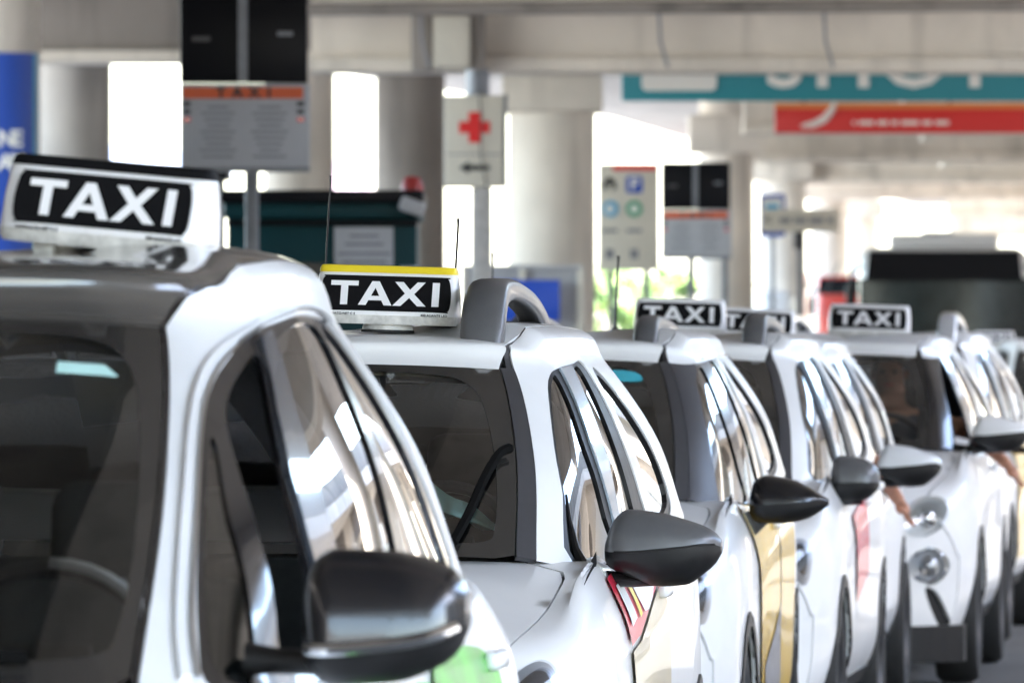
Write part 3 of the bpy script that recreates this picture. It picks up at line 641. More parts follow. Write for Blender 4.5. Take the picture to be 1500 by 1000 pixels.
    prof = [(ub + .10, dz - .03), (ub + .30, dz + .0), (ub + .52, dz - .03), (ub + .60, dz - .10), (ub + .60, dz - .40), (ub + .15, dz - .40)]
    bw = .70
    row = [[bm.verts.new((x, a + .20 * (abs(x) / .7) ** 2, b)) for a, b in prof] for x in np.linspace(-bw, bw, 9)]
    for i in range(8):
        for k in range(len(prof)): bm.faces.new((row[i][k], row[i][(k + 1) % 6], row[i + 1][(k + 1) % 6], row[i + 1][k]))
    bm.faces.new(row[0]); bm.faces.new(row[-1][::-1]); frombm('dashboard', bm, M['dash'], car)
    su = T['belt'][4][1] + .85
    for v in (-.37, .37): seat(car, v, su)
    bm = bmesh.new(); bm_box(bm, (0, su + .85, .62), (1.2, .5, .18), None, .05, 3); bm_box(bm, (0, su + 1.15, .95), (1.2, .14, .6), Matrix.Rotation(R(-12), 3, 'X'), .05, 3)
    frombm('rear_bench', bm, M['seat'], car)
    swr = Matrix.Rotation(R(62), 3, 'X'); c = Vector((.37, su - .48, dz - .02))
    sw = tube('steering_wheel', [c + swr @ Vector((.185 * math.cos(R(a)), .185 * math.sin(R(a)), 0)) for a in range(0, 361, 12)], .016, M['trim'], car)
    if o.get('wheel_glint'): tube('wheel_glint', [c + swr @ Vector((.186 * math.cos(R(a)), .186 * math.sin(R(a)), .006)) for a in range(10, 100, 10)], .013, M['silver'], sw)  # silver arc put in as the highlight on the wheel rim
    box('wheel_hub', c, (.16, .1, .04), M['black'], sw, swr, .015)
    # interior mirror
    p = g([0], [1.72])[0]; box('interior_mirror', (0, p[1] + .08, p[2] - .03), (.22, .03, .06), M['black'], car, None, .012)
    # ---- door mirrors
    if o.get('mirror'):
        mo = o['mirror']; base = mo['at']
        for sd in (1, -1):
            mirror_body(car, (sd * base[0], base[1], base[2]), sd, mo['cap'], M['black'], mo.get('low', M['black']), mo.get('prof', PROF_STD), mo.get('arm', 'stalk'), mo.get('chrome', False), mo.get('foot', False))
    # ---- wipers
    def wiper(pts):
        q = [Vector(g([a], [b])[0]) + Vector((0, -.012, .018)) for a, b in pts]
        tube('wiper', q, [.012] * len(q), M['wiper'], car, n=6)
    for w in o.get('wipers', [[(.62, .10), (.4, .14), (.1, .13)]]): wiper(spl(w, 6, False))
    # ---- roof rails
    if o.get('rails'):
        rm = o['rails']; sv = o.get('rail_s', 1)
        path = np.array([(1.86, .487, 1.59), (1.885, .487, 1.655), (1.95, .487, 1.715), (2.08, .485, 1.748), (2.4, .482, 1.758), (2.8, .480, 1.745), (3.15, .478, 1.715), (3.35, .475, 1.67), (3.42, .472, 1.63)])
        hw = [.050, .056, .054, .050, .044, .038, .036, .040, .042]; hh = [.032, .036, .040, .036, .028, .024, .024, .03, .03]
        t0 = np.arange(len(path)); tq = np.linspace(0, len(path) - 1, 40); PP = herm(t0, np.c_[path, hw, hh], tq)
        k = o.get('rail_k', (0, 0)); PP[:, 2] = 1.585 + (PP[:, 2] - 1.585) * o.get('rail_h', 1); PP[:, 3] *= o.get('rail_w', 1); PP[:, 1] -= .025; PP[:, 0] += T['uh'] - 1.77; PP[:, 2] += T['spine'][0][1] - 1.650
        for sd in (1, -1):
            vs, fs = [], []; nn = 16
            for i, (u, v, w, a, b) in enumerate(PP):
                j0, j1 = max(i - 1, 0), min(i + 1, len(PP) - 1); t = Vector((0, PP[j1, 0] - PP[j0, 0], PP[j1, 2] - PP[j0, 2])).normalized(); nrm = Vector((0, -t.z, t.y))
                for q in range(nn):
                    an = 2 * math.pi * q / nn; ca, sa = math.cos(an), math.sin(an)
                    e2 = Vector((math.copysign(abs(ca) ** .55, ca) * a, 0, 0)) + nrm * math.copysign(abs(sa) ** .55, sa) * b
                    vs.append(Vector((sd * v, u, w)) + e2)
            for i in range(len(PP) - 1):
                for q in range(nn):
                    f_ = (i * nn + q, i * nn + (q + 1) % nn, (i + 1) * nn + (q + 1) % nn, (i + 1) * nn + q); fs.append(f_ if sd < 0 else f_[::-1])
            fs.append(tuple(range(nn))); fs.append(tuple(range((len(PP) - 1) * nn, len(PP) * nn)))
            rl = mk('roof_rail', vs, fs, rm, car)
            box('rail_void_fill', (sd * .455, (PP[0, 0] + PP[-1, 0]) / 2 + .08, PP[-1, 2] + .012), (.055, 1.25, .075 * o.get('rail_h', 1)), M['black'], rl, None, .015)  # dark filler standing in for the shaded void under the rail
            # foot pad under the front of the rail
            u0 = PP[0, 0]; z0 = PP[0, 2]
            box('rail_foot', (sd * .467, u0 + .06, z0 + .005), (.135, .2, .035), M['trim'], rl, Matrix.Rotation(R(14), 3, 'X'), .015, 3)
            box('rail_foot', (sd * .425, PP[-1, 0] - .02, z0 + .065), (.10, .2, .03), M['trim'], rl, None, .012, 3)
    for an in o.get('antennas', []):
        (v, u, w, h, lean, rad) = an
        a = tube('antenna', [(v, u, w - .01), (v, u, w + .02), (v + lean * .3, u + .02, w + h * .5), (v + lean, u + .05, w + h * .93), (v + lean * 1.05, u + .05, w + h)], [rad * 2.2, rad * 1.2, rad, rad * 1.0, rad * 1.3], M['black'], car, n=6)
        cyl('antenna_foot', (v, u, w + .004), .018, .022, M['black'], a, 12, .010)
    car['_o'] = 0; del car['_o']
    return car, S, O, th

def car_pt(O, th, v, u, w):
    return Vector((O.x + u * math.sin(th) + v * math.cos(th), O.y + u * math.cos(th) - v * math.sin(th), w))
def decal(car, S, name, f, poly, m, off=.008, st=(.05, .12), side='L'):
    return panel(name, f, poly, m, car, off=off, st=st, side=side)

# ------------------------------------------------------------------ roof signs
PXM = .00169
def taxi_sign(loc, rz, roll, label, sc_=1.0, cap=None, base='magnet', small=False, pitch=0.0, face_w=1.0):
    s = empty('taxi_sign', loc, rz, label, 'taxi sign', 'lit-style TAXI signs on the cab roofs')
    s['group'] = 'TAXI signs on the cab roofs'
    s.rotation_euler = (pitch, roll, rz); s.scale = (sc_,) * 3
    wB, wT, hB, dB, dT = .350, .325, .130, .150, .062
    z0 = .024
    # body: loft of rounded rectangles from the bottom up
    rows = [(0, .95, .90), (.006, .99, .97), (.02, 1, 1), (.07, .995, .80), (.112, .975, .565), (.124, .955, .49), (.130, .92, .39)]
    vs, fs = [], []; n = 40
    for z, a, b in rows:
        for k in range(n):
            g = 2 * math.pi * k / n; c, sn = math.cos(g), math.sin(g)
            vs.append((math.copysign(abs(c) ** .32, c) * wB / 2 * a, math.copysign(abs(sn) ** .32, sn) * dB / 2 * b, z0 + z))
    m_ = len(rows)
    for i in range(m_ - 1):
        for k in range(n): fs.append((i * n + k, i * n + (k + 1) % n, (i + 1) * n + (k + 1) % n, (i + 1) * n + k))
    fs.append(tuple(range(n))[::-1]); fs.append(tuple(range((m_ - 1) * n, m_ * n)))
    mk('sign_body', vs, fs, M['signwhite'], s)
    # groove band at the foot
    vs, fs = [], []
    for z, a in ((-.004, .965), (.004, 1.0), (.018, 1.004)):
        for k in range(n):
            g = 2 * math.pi * k / n; c, sn = math.cos(g), math.sin(g)
            vs.append((math.copysign(abs(c) ** .3, c) * wB / 2 * a, math.copysign(abs(sn) ** .3, sn) * dB / 2 * a, z0 + z))
    for i in range(2):
        for k in range(n): fs.append((i * n + k, i * n + (k + 1) % n, (i + 1) * n + (k + 1) % n, (i + 1) * n + k))
    fs.append(tuple(range(n))[::-1])
    mk('sign_foot_band', vs, fs, M['signdirty'], s)
    if cap:
        vs, fs = [], []
        for z, a, b in ((.121, .968, .535), (.130, .962, .50), (.1375, .94, .43), (.139, .90, .35)):
            for k in range(n):
                g = 2 * math.pi * k / n; c, sn = math.cos(g), math.sin(g)
                vs.append((math.copysign(abs(c) ** .3, c) * wB / 2 * a, math.copysign(abs(sn) ** .3, sn) * dB / 2 * b, z0 + z))
        for i in range(3):
            for k in range(n): fs.append((i * n + k, i * n + (k + 1) % n, (i + 1) * n + (k + 1) % n, (i + 1) * n + k))
        fs.append(tuple(range(3 * n, 4 * n))); fs.append(tuple(range(n))[::-1]); mk('sign_cap', vs, fs, cap, s)
    # faces lean back: line through (y at z=.02: -dB/2) and (z=.115: -dB/2*.55)
    lean = math.atan2(dB / 2 * .45, .095)
    for fb in (0, 1):
        mt = Matrix.Rotation(math.pi * fb, 4, 'Z') @ Matrix.Translation((0, -dB / 2 - .0015, z0 + .02)) @ Matrix.Rotation(-lean, 4, 'X') @ Matrix.Diagonal((face_w, 1, 1, 1))
        pl = spl([(-.150, .0), (-.150, .0), (-.158, .012), (-.161, .045), (-.156, .078), (-.147, .088), (-.13, .0895), (.13, .0895), (.148, .087), (.155, .076), (.159, .045), (.157, .012), (.148, .001), (.130, -.0), (-.13, -.0)], 4)
        pl = [(x, z + .009) for x, z in pl]
        pn = prism('sign_face', pl, -.0022, .006, M['panel'], s, mtx=mt)
        q = PXM * 1.03
        zb, zt = .022, .084
        def P2(pts): return [(x, z) for x, z in pts]
        h = zt - zb; st_ = .0165
        T_ = P2([(-.142, zt), (-.142, zt - .0125), (-.1185, zt - .0125), (-.1185, zb), (-.1185 + st_, zb), (-.1185 + st_, zt - .0125), (-.0785, zt - .0125), (-.0785, zt)])
        A_ = P2([(-.077, zb), (-.047, zt), (-.030, zt), (.001, zb), (-.0175, zb), (-.0235, zb + .0125), (-.0535, zb + .0125), (-.059, zb)])
        Ah = P2([(-.048, zb + .024), (-.0385, zb + .045), (-.029, zb + .024)])
        X_ = P2([(.0025, zb), (.030, zb + h * .52), (.006, zt), (.0255, zt), (.0415, zb + h * .68), (.058, zt), (.0765, zt), (.0515, zb + h * .50), (.080, zb), (.060, zb), (.0405, zb + h * .34), (.0215, zb)])
        I_ = P2([(.093, zb), (.093, zt), (.093 + st_, zt), (.093 + st_, zb)])
        ks = 1.06
        for L_, hole in ((T_, None), (A_, Ah), (X_, None), (I_, None)):
            L2 = [((x + .014) * ks, z) for x, z in L_]
            loops = [L2] + ([[((x + .014) * ks, z) for x, z in hole]] if hole else [])
            pts = [Vector(p) for l in loops for p in l]; ed = []; k0 = 0
            for l in loops: ed += [(k0 + i, k0 + (i + 1) % len(l)) for i in range(len(l))]; k0 += len(l)
            vo, _, fo, _, _, _ = delaunay_2d_cdt(pts, ed, [], 0, 1e-7); D = np.array([tuple(v) for v in vo]); tr = np.array([t for t in fo])
            cen = D[tr].mean(1); ok = inpoly(cen, loops[0])
            if hole: ok &= ~inpoly(cen, loops[1])
            mk('letter', [mt @ Vector((p[0], -.0034, p[1])) for p in D], [tuple(int(i) for i in t) for t in tr[ok]], M['letter'], pn, smooth=False)
        if not small and fb == 0:
            t1 = text('small_print', 'OMPINATO NET C E', .0085, M['ink'], s, ax='LEFT'); t1.matrix_local = mt @ Matrix.Translation((-.150, -.0012, -.0005)) @ Matrix.Rotation(R(90), 4, 'X')
            t2 = text('small_print', '400 ALIANTE LED', .0085, M['ink'], s, ax='LEFT'); t2.matrix_local = mt @ Matrix.Translation((.088, -.0012, -.0005)) @ Matrix.Rotation(R(90), 4, 'X')
    if base == 'magnet':
        lathe('sign_base', [(.001, z0 + .004), (.058, z0 + .004), (.0615, z0 - .010), (.0625, z0 - .018), (.001, z0 - .018)], M['signdirty'], s, n=36)
        lathe('rubber_ring', [(.0625, z0 - .017), (.065, z0 - .019), (.0655, z0 - .024), (.001, z0 - .024)], M['rubber'], s, n=36)
    else:
        bm = bmesh.new()
        for x in (-.10, .10): bm_box(bm, (x, 0, z0 - .008), (.035, .09, .03), None, .006)
        bm_box(bm, (0, .0, z0 - .006), (.17, .05, .012), None, .003)
        frombm('sign_base', bm, M['signdirty'], s)
    return s

# ------------------------------------------------------------------ people
def skin_mesh(name, pts, edges, rad, m, parent=None, sub=2, root=0):
    me = bpy.data.meshes.new(name); me.from_pydata([tuple(p) for p in pts], edges, []); o = bpy.data.objects.new(name, me); COL.objects.link(o)
    md = o.modifiers.new('skin', 'SKIN'); md.use_smooth_shade = True; md.branch_smoothing = .3
    for i, r in enumerate(rad):
        sv = me.skin_vertices[0].data[i]; sv.radius = (r, r) if not isinstance(r, tuple) else r
        sv.use_root = (i == root)
    sb = o.modifiers.new('sub', 'SUBSURF'); sb.levels = sub; sb.render_levels = sub
    dg = bpy.context.evaluated_depsgraph_get(); m2 = bpy.data.meshes.new_from_object(o.evaluated_get(dg)); bpy.data.objects.remove(o); bpy.data.meshes.remove(me)
    m2.name = name; m2.materials.clear(); m2.materials.append(m); m2.polygons.foreach_set('use_smooth', [True] * len(m2.polygons))
    o = bpy.data.objects.new(name, m2); COL.objects.link(o)
    if parent: o.parent = parent
    return o
def make_person(name, car_o, th, v, u, seat_w, label, hand):
    """seated driver; hand = wrist point outside the window, in car coordinates"""
    p = empty(name, car_pt(car_o, th, v, u, seat_w), -th, label, 'person', 'drivers sitting in their cabs')
    sh = .50                                                   # shoulder height above the seat
    hx, hu, hw = hand[0] - v, hand[1] - u, hand[2] - seat_w
    ex, eu, ew = .43, -.02, sh - .10                           # left elbow on the window sill
    pts = [(0, 0, .08), (0, .02, .28), (0, .04, .45), (0, .02, .56), (0, -.01, .66), (0, -.015, .745), (0, -.01, .82),
           (.19, .04, .50), (.40, .0, hw + .18), (hx, hu, hw), (-.19, .04, .50), (-.26, -.06, .24), (-.06, -.36, .32),
           (.10, -.10, .05), (.12, -.42, .08), (-.10, -.10, .05), (-.12, -.42, .08), (.12, -.5, -.25), (-.12, -.5, -.25)]
    ed = [(0, 1), (1, 2), (2, 3), (3, 4), (4, 5), (5, 6), (2, 7), (7, 8), (8, 9), (2, 10), (10, 11), (11, 12), (0, 13), (13, 14), (0, 15), (15, 16), (14, 17), (16, 18)]
    rad = [(.16, .12), (.15, .12), (.16, .11), .058, (.075, .09), (.082, .10), (.06, .075), .065, .048, .030, .065, .045, .032, .09, .07, .09, .07, .05, .05]
    skin_mesh('body', pts, ed, rad, M['skin'], p, 2)
    # shirt: same torso and upper arms, slightly larger
    skin_mesh('shirt', [pts[i] for i in (0, 1, 2, 7, 10)] + [tuple(np.array(pts[7]) * .45 + np.array(pts[8]) * .55), tuple(np.array(pts[10]) * .4 + np.array(pts[11]) * .6), (0, .04, .51)], [(0, 1), (1, 2), (2, 3), (2, 4), (3, 5), (4, 6), (2, 7)], [(.172, .132), (.165, .132), (.175, .122), .078, .078, .062, .062, .07], M['shirt'], p, 2)
    hc = Vector((0, -.012, .735))
    # face: nose, ears, eyes, mouth, hair
    bm = bmesh.new(); bmesh.ops.create_cone(bm, cap_ends=True, segments=10, radius1=.018, radius2=.008, depth=.05)
    bmesh.ops.transform(bm, matrix=Matrix.Translation(hc + Vector((0, -.105, -.012))) @ Matrix.Rotation(R(18), 4, 'X'), verts=bm.verts); frombm('nose', bm, M['skin'], p)
    for s_ in (-1, 1):
        bm = bmesh.new(); bmesh.ops.create_uvsphere(bm, u_segments=12, v_segments=8, radius=.011)
        bmesh.ops.transform(bm, matrix=Matrix.Translation(hc + Vector((s_ * .031, -.091, .012))), verts=bm.verts); frombm('eye', bm, M['eye'], p)
        bm = bmesh.new(); bmesh.ops.create_uvsphere(bm, u_segments=12, v_segments=8, radius=.03)
        bmesh.ops.transform(bm, matrix=Matrix.Translation(hc + Vector((s_ * .083, .0, -.0))) @ Matrix.Diagonal((.3, .65, 1, 1)), verts=bm.verts); frombm('ear', bm, M['skin'], p)
    box('mouth', hc + Vector((0, -.092, -.052)), (.045, .01, .008), M['vinyl_red'], p, None, .003)
    bm = bmesh.new(); bmesh.ops.create_uvsphere(bm, u_segments=20, v_segments=14, radius=.105)
    bmesh.ops.delete(bm, geom=[v for v in bm.verts if v.co.z < .012 + max(0, -v.co.y) * .55], context='VERTS')
    bmesh.ops.transform(bm, matrix=Matrix.Translation(hc + Vector((0, .012, .012))) @ Matrix.Diagonal((.88, 1.02, 1, 1)), verts=bm.verts); frombm('hair', bm, M['hair'], p)
    # hand: palm hanging from the wrist, five separate bent fingers
    wr = Vector((hx, hu, hw)); elb = Vector(pts[8]); d = (wr - elb).normalized(); d = (d + Vector((.15, -.15, -.7))).normalized()
    side = Vector((0, 1, 0)); side = (side - d * side.dot(d)).normalized(); nn = d.cross(side)
    palm = [wr - d * .02, wr + d * .03, wr + d * .075]
    skin_mesh('palm', palm, [(0, 1), (1, 2)], [(.024, .026), (.036, .018), (.040, .015)], M['skin'], p, 2)
    for k, (off, ln, rr_) in enumerate(((-.030, .066, .0085), (-.010, .078, .009), (.010, .074, .009), (.029, .060, .008))):
        b = wr + d * .07 + side * off; f1_ = b + d * ln * .45 + side * off * .25 + nn * .004; f2_ = f1_ + (d * .8 + nn * .35).normalized() * ln * .32; f3_ = f2_ + (d * .6 + nn * .6).normalized() * ln * .25
        skin_mesh('finger', [b, f1_, f2_, f3_], [(0, 1), (1, 2), (2, 3)], [rr_ * 1.1, rr_, rr_ * .9, rr_ * .7], M['skin'], p, 1)
    b = wr + d * .022 - side * .028; t1 = b + d * .035 - side * .022 + nn * .012; t2 = t1 + d * .03 - side * .006 + nn * .01
    skin_mesh('thumb', [b, t1, t2], [(0, 1), (1, 2)], [.013, .010, .008], M['skin'], p, 1)
    return p

# ------------------------------------------------------------------ the taxis
c1, S1, O1, t1_ = make_car('taxi_cab', T_MPV, -.517, 13.2, 6.3, 'nearest taxi on the left, dark glossy roof, black and chrome door mirror, driver window open',
    dict(paint=M['white2'], roof=M['roofglass'], ditch=M['gblack'], ditch_t=2.72, wa=.768, wb=.782, rb=[(.855, 2.36), (.93, 2.56), (1.06, 2.70)], wheel_glint=1, dlo=DLO_MPV, ring=[(.898, .04), (.876, .3), (.864, .65), (.862, .95), (.870, 1.35), (.90, 1.62), (.97, 1.85), (1.08, 1.99), (1.3, 2.03), (2.2, 2.02), (2.6, 1.94)], open=1, frame=M['gblack'], strip=M['slate'], doors=(1.24, 2.45, 3.45), cowl=.62,
         beltm=M['chrome'], mirror=dict(at=(.855, 1.02, 1.215), cap=M['gblack'], prof=PROF_ONE, low=M['black'], chrome=True), wipers=[[(.6, .08), (.3, .12), (.05, .1)]]))
c2, S2, O2, t2_ = make_car('taxi_cab', T_SUV, .0, 20.0, 5.6, 'sharply focused second taxi with grey roof bars and satin grey door mirror',
    dict(paint=M['white'], frame=M['black'], strip=M['bluegrey'], ditch=M['trim'], rails=M['grey'],
         mirror=dict(at=(.812, 1.36, 1.13), cap=M['grey'], foot=True), antennas=[(-.09, 3.2, 1.665, .40, .01, .0026), (.30, 2.75, 1.675, .27, .005, .0034)],
         wipers=[[(.62, .06), (.66, .35), (.70, .7), (.745, .95), (.785, 1.02)]]))
c3, S3, O3, t3_ = make_car('taxi_cab', T_SUV, .524, 27.6, 5.4, 'third taxi in the line with dark pillars, glossy black mirror and yellow doors',
    dict(paint=M['white'], apillar=M['trim'], wide=True, dlo=DLO_DARK, rail_h=.62, rail_w=.75, frame=M['gblack'], molding=M['chrome'], rails=M['grey'],
         mirror=dict(at=(.85, 1.36, 1.09), cap=M['gblack'], prof=PROF_POINT, arm='door'), antennas=[(.26, 3.1, 1.665, .27, .006, .0045), (-.17, 3.0, 1.665, .28, .0, .003)]))
c4, S4, O4, t4_ = make_car('taxi_cab', vary(T_SUV, dw=-.005), 1.02, 32.0, 6.0, 'fourth taxi, white pillars and a dark grey mirror, half hidden by the black mirror cab',
    dict(paint=M['white'], rails=M['grey'], rail_h=.78, rail_w=.85, strip=M['bluegrey'], ditch=M['trim'], mirror=dict(at=(.80, 1.36, 1.09), cap=M['grey'], prof=PROF_NARROW)))
c5, S5, O5, t5_ = make_car('taxi_cab', vary(T_SUV, sv=.97, Ls=.92, dw=-.02), 1.31, 36.0, 6.0, 'narrow white taxi squeezed behind the fourth cab, white mirror, arm hanging out of its window',
    dict(paint=M['white2'], frame=M['black'], strip=M['slate'], molding=M['silver'], open=0, mirror=dict(at=(.85, 1.24, 1.09), cap=M['white2'], prof=PROF_STD)))
c6, S6, O6, t6_ = make_car('taxi_cab', vary(T_SUV, dw=.0, Ls=.98), 2.02, 40.4, 6.0, 'white taxi showing its whole nose with round lamps at the right',
    dict(paint=M['white'], apillar=M['gblack'], ditch=M['gblack'], face='round', frame=M['slate'], open=0, mirror=dict(at=(.82, 1.28, 1.18), cap=M['white'], prof=PROF_STD)))
c7, S7, O7, t7_ = make_car('taxi_cab', vary(T_SUV, dw=.02), 2.52, 46.0, 6.5, 'last taxi of the line at the right edge, yellow stripe on its doors',
    dict(paint=M['white'], rails=M['silver'], frame=M['slate'], strip=M['bluegrey'], mirror=dict(at=(.95, 1.36, 1.10), cap=M['grey'])))
c8, S8, O8, t8_ = make_car('taxi_cab', vary(T_SUV, dw=.0), 6.0, 79.5, -2.0, 'distant taxi in front of the bus with an orange sticker on its bonnet',
    dict(paint=M['white'], mirror=dict(at=(.95, 1.36, 1.10), cap=M['white'])))

def put_sign(px, py_bottom, Y, width_px, label, yaw, roll=0, **k):
    w = width_px * Y / F; s = w / .352
    return taxi_sign((W(px, Y), Y, H(py_bottom, Y)), -R(yaw), R(roll), label, s, **k)
put_sign(158, 382, 13.8, 316, 'largest TAXI sign, on the nearest cab, tilted and with a black top edge', 13, 5.2, cap=M['panel'], base='feet', face_w=.93)
put_sign(568, 487, 20.35, 211, 'sharp TAXI sign with a yellow top edge on the second cab', 6, 1.7, cap=M['yellow'])
put_sign(996, 497, 32.9, 136, 'TAXI sign seen just behind the roof bar of the third cab', 5, 1.5, base='feet', small=True)
put_sign(1106, 503, 36.9, 117, 'TAXI sign half hidden by the roof bar of the fourth cab', 5, 3, base='feet', small=True)
put_sign(1273, 499, 41.2, 121, 'TAXI sign on the cab with the round lamps', 5, 2, base='feet', small=True)
put_sign(1456, 512, 80.3, 60, 'small grey TAXI sign on the distant cab below the bus', 0, 0, base='feet', small=True)

# decals on the flanks
lo2, lo1, lo3, lo7 = S2.low, S1.low, S3.low, S7.low
decal(c2, S2, 'red_sticker', lo2, [(1.20, 3.75), (1.20, 4.95), (1.45, 4.9), (2.26, 4.3), (2.26, 3.6), (1.6, 3.55)], M['vinyl_red'])
decal(c2, S2, 'cream_sticker', lo2, [(1.21, 5.02), (1.45, 4.97), (2.27, 4.37), (2.27, 7), (1.3, 7)], M['vinyl_cream'])
decal(c2, S2, 'phone_picture', lo2, [(1.27, 4.0), (1.27, 4.75), (1.42, 4.68), (1.42, 3.95)], M['letter'], off=.012, st=(.04, .12))
decal(c2, S2, 'yellow_lines', lo2, [(1.50, 3.9), (1.50, 4.7), (1.56, 4.66), (1.56, 3.87)], M['yellow'], off=.012, st=(.04, .12))
decal(c2, S2, 'white_burst', lo2, spl([(1.64, 3.8), (1.64, 4.65), (2.0, 4.4), (2.05, 3.8)], 3), M['letter'], off=.0105, st=(.04, .12))
decal(c3, S3, 'yellow_wrap', lo3, [(1.28, 3.45), (1.27, 7.4), (2.27, 7.4), (2.27, 3.45)], M['vinyl_yellow'])
decal(c3, S3, 'yellow_wrap', lo3, [(2.32, 3.45), (2.32, 7.4), (2.8, 7.4), (3.1, 5.2), (3.1, 3.45)], M['vinyl_yellow'])
decal(c3, S3, 'grey_check', lo3, [(1.40, 6.2), (1.40, 7.3), (2.24, 7.3), (2.24, 5.6)], M['vinyl_grey'], off=.012)
decal(c7, S7, 'yellow_wrap', lo7, [(1.28, 3.7), (1.27, 6.9), (2.27, 6.9), (2.27, 3.7)], M['vinyl_yellow'])
decal(c7, S7, 'yellow_wrap', lo7, [(2.32, 3.7), (2.32, 6.9), (2.8, 6.9), (3.1, 5.2), (3.1, 3.7)], M['vinyl_yellow'])
decal(c1, S1, 'green_sticker', lo1, spl([(1.27, 4.5), (1.27, 6.9), (2.42, 6.9), (2.42, 4.3), (1.9, 4.6)], 3), M['vinyl_green'])
decal(c1, S1, 'green_sticker', lo1, spl([(2.49, 4.3), (2.49, 6.9), (3.1, 6.9), (3.38, 5.2), (3.3, 4.5), (2.9, 4.1)], 3), M['vinyl_green'])
decal(c4, S4, 'pink_sticker', S4.low, [(1.45, 4.7), (1.45, 5.9), (2.2, 5.6), (2.2, 4.4)], M['vinyl_red'])
decal(c8, S8, 'orange_sticker', S8.low, [(.3, .2), (.3, 1.5), (.8, 1.5), (.8, .2)], M['vinyl_yellow'], side='L')
# stickers behind the windscreens
panel('screen_sticker', S1.green, [(.52, 1.69), (.63, 1.68), (.665, 1.61), (.52, 1.62)], M['teal_cloth'], c1, off=.001, st=(.05, .1))
panel('screen_sticker', S3.green, spl([(.50, 1.78), (.66, 1.77), (.68, 1.62), (.50, 1.63)], 3), M['cyan'], c3, off=.001, st=(.05, .1))
# folded cloth on the dashboard of the second cab
def cloth():
    vs, fs = [], []; nx, ny = 26, 10
    for i in range(nx):
        for j in range(ny):
            a, b = i / (nx - 1), j / (ny - 1)
            x = .14 + .42 * a; y = 1.22 + .26 * b + .10 * a + .03 * math.sin(a * 9)
            z = 1.175 + .13 * (1 - max(0, a - .55) * 2.2) * (.25 + .75 * math.sin(math.pi * min(1, b * .9 + .12))) + .012 * math.sin(a * 22 + b * 5) * b
            vs.append((x, y, z))
    for i in range(nx - 1):
        for j in range(ny - 1): fs.append((i * ny + j, i * ny + j + 1, (i + 1) * ny + j + 1, (i + 1) * ny + j))
    bm = bmesh.new(); bv = [bm.verts.new(v) for v in vs]
    for f in fs: bm.faces.new([bv[i] for i in f])
    o = frombm('folded_cloth', bm, M['teal_cloth']); o.location = O2; o.rotation_euler = (0, 0, -t2_)
    md = o.modifiers.new('t', 'SOLIDIFY'); md.thickness = .004
    tag(o, 'crumpled pale teal cloth lying on the dashboard of the second cab', 'cloth')
cloth()
make_person('person', O5, t5_, .37, 2.02, .72, 'driver of the narrow cab, bare forearm hanging below the white mirror', (.925, 1.62, .93))
make_person('person', O6, t6_, .37, 2.05, .74, 'grey haired driver behind the windscreen of the cab with round lamps', (.985, 1.62, 1.02))

# ------------------------------------------------------------------ concrete and ground materials
def concrete(name, base, warm=0.0, stain=.35):
    m = bpy.data.materials.new(name); m.use_nodes = True; nt = m.node_tree; b = nt.nodes['Principled BSDF']; b.inputs['Roughness'].default_value = .85
    tc = nt.nodes.new('ShaderNodeTexCoord')
    def noise(sc3, s, d):
        mp = nt.nodes.new('ShaderNodeMapping'); mp.inputs['Scale'].default_value = sc3; nt.links.new(tc.outputs['Object'], mp.inputs[0])
        n = nt.nodes.new('ShaderNodeTexNoise'); n.inputs['Scale'].default_value = s; n.inputs['Detail'].default_value = d; nt.links.new(mp.outputs[0], n.inputs['Vector']); return n
    n1 = noise((1, 1, 1), .8, 8); n2 = noise((1, 1, .12), 2.2, 6)
    r1 = nt.nodes.new('ShaderNodeMapRange'); r1.inputs['From Min'].default_value = .3; r1.inputs['From Max'].default_value = .7; r1.inputs['To Min'].default_value = .8; r1.inputs['To Max'].default_value = 1.1; nt.links.new(n1.outputs['Fac'], r1.inputs['Value'])
    r2 = nt.nodes.new('ShaderNodeMapRange'); r2.inputs['From Min'].default_value = .52; r2.inputs['From Max'].default_value = .75; r2.inputs['To Min'].default_value = 1; r2.inputs['To Max'].default_value = 1 - stain; nt.links.new(n2.outputs['Fac'], r2.inputs['Value'])
    mu = nt.nodes.new('ShaderNodeMath'); mu.operation = 'MULTIPLY'; nt.links.new(r1.outputs[0], mu.inputs[0]); nt.links.new(r2.outputs[0], mu.inputs[1])
    mx = nt.nodes.new('ShaderNodeMix'); mx.data_type = 'RGBA'; mx.blend_type = 'MULTIPLY'; mx.inputs['Factor'].default_value = 1; mx.inputs['A'].default_value = (*base, 1)
    nt.links.new(mu.outputs[0], mx.inputs['B']); nt.links.new(mx.outputs['Result'], b.inputs['Base Color'])
    bp = nt.nodes.new('ShaderNodeBump'); bp.inputs['Strength'].default_value = .4; bp.inputs['Distance'].default_value = .02; nt.links.new(n1.outputs['Fac'], bp.inputs['Height']); nt.links.new(bp.outputs[0], b.inputs['Normal'])
    return m
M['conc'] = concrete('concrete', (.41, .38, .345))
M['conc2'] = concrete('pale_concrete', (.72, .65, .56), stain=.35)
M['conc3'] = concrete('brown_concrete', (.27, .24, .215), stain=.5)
M['asphalt'] = mat('asphalt', (.075, .075, .075), .9, noise=.35, nscale=1.2, bump=.5, bscale=60)
M['pave'] = mat('pavement', (.34, .33, .31), .85, noise=.2, nscale=2, bump=.3, bscale=30)
M['line'] = mat('road_paint', (.72, .72, .70), .6, noise=.3, nscale=6)
M['green_kiosk'] = mat('dark_green_panel', (.003, .038, .044), .5, spec=.2, noise=.15, nscale=3)
M['kiosk_glass'] = mat('kiosk_window', (.03, .026, .022), .3, spec=.3, noise=.3, nscale=2)
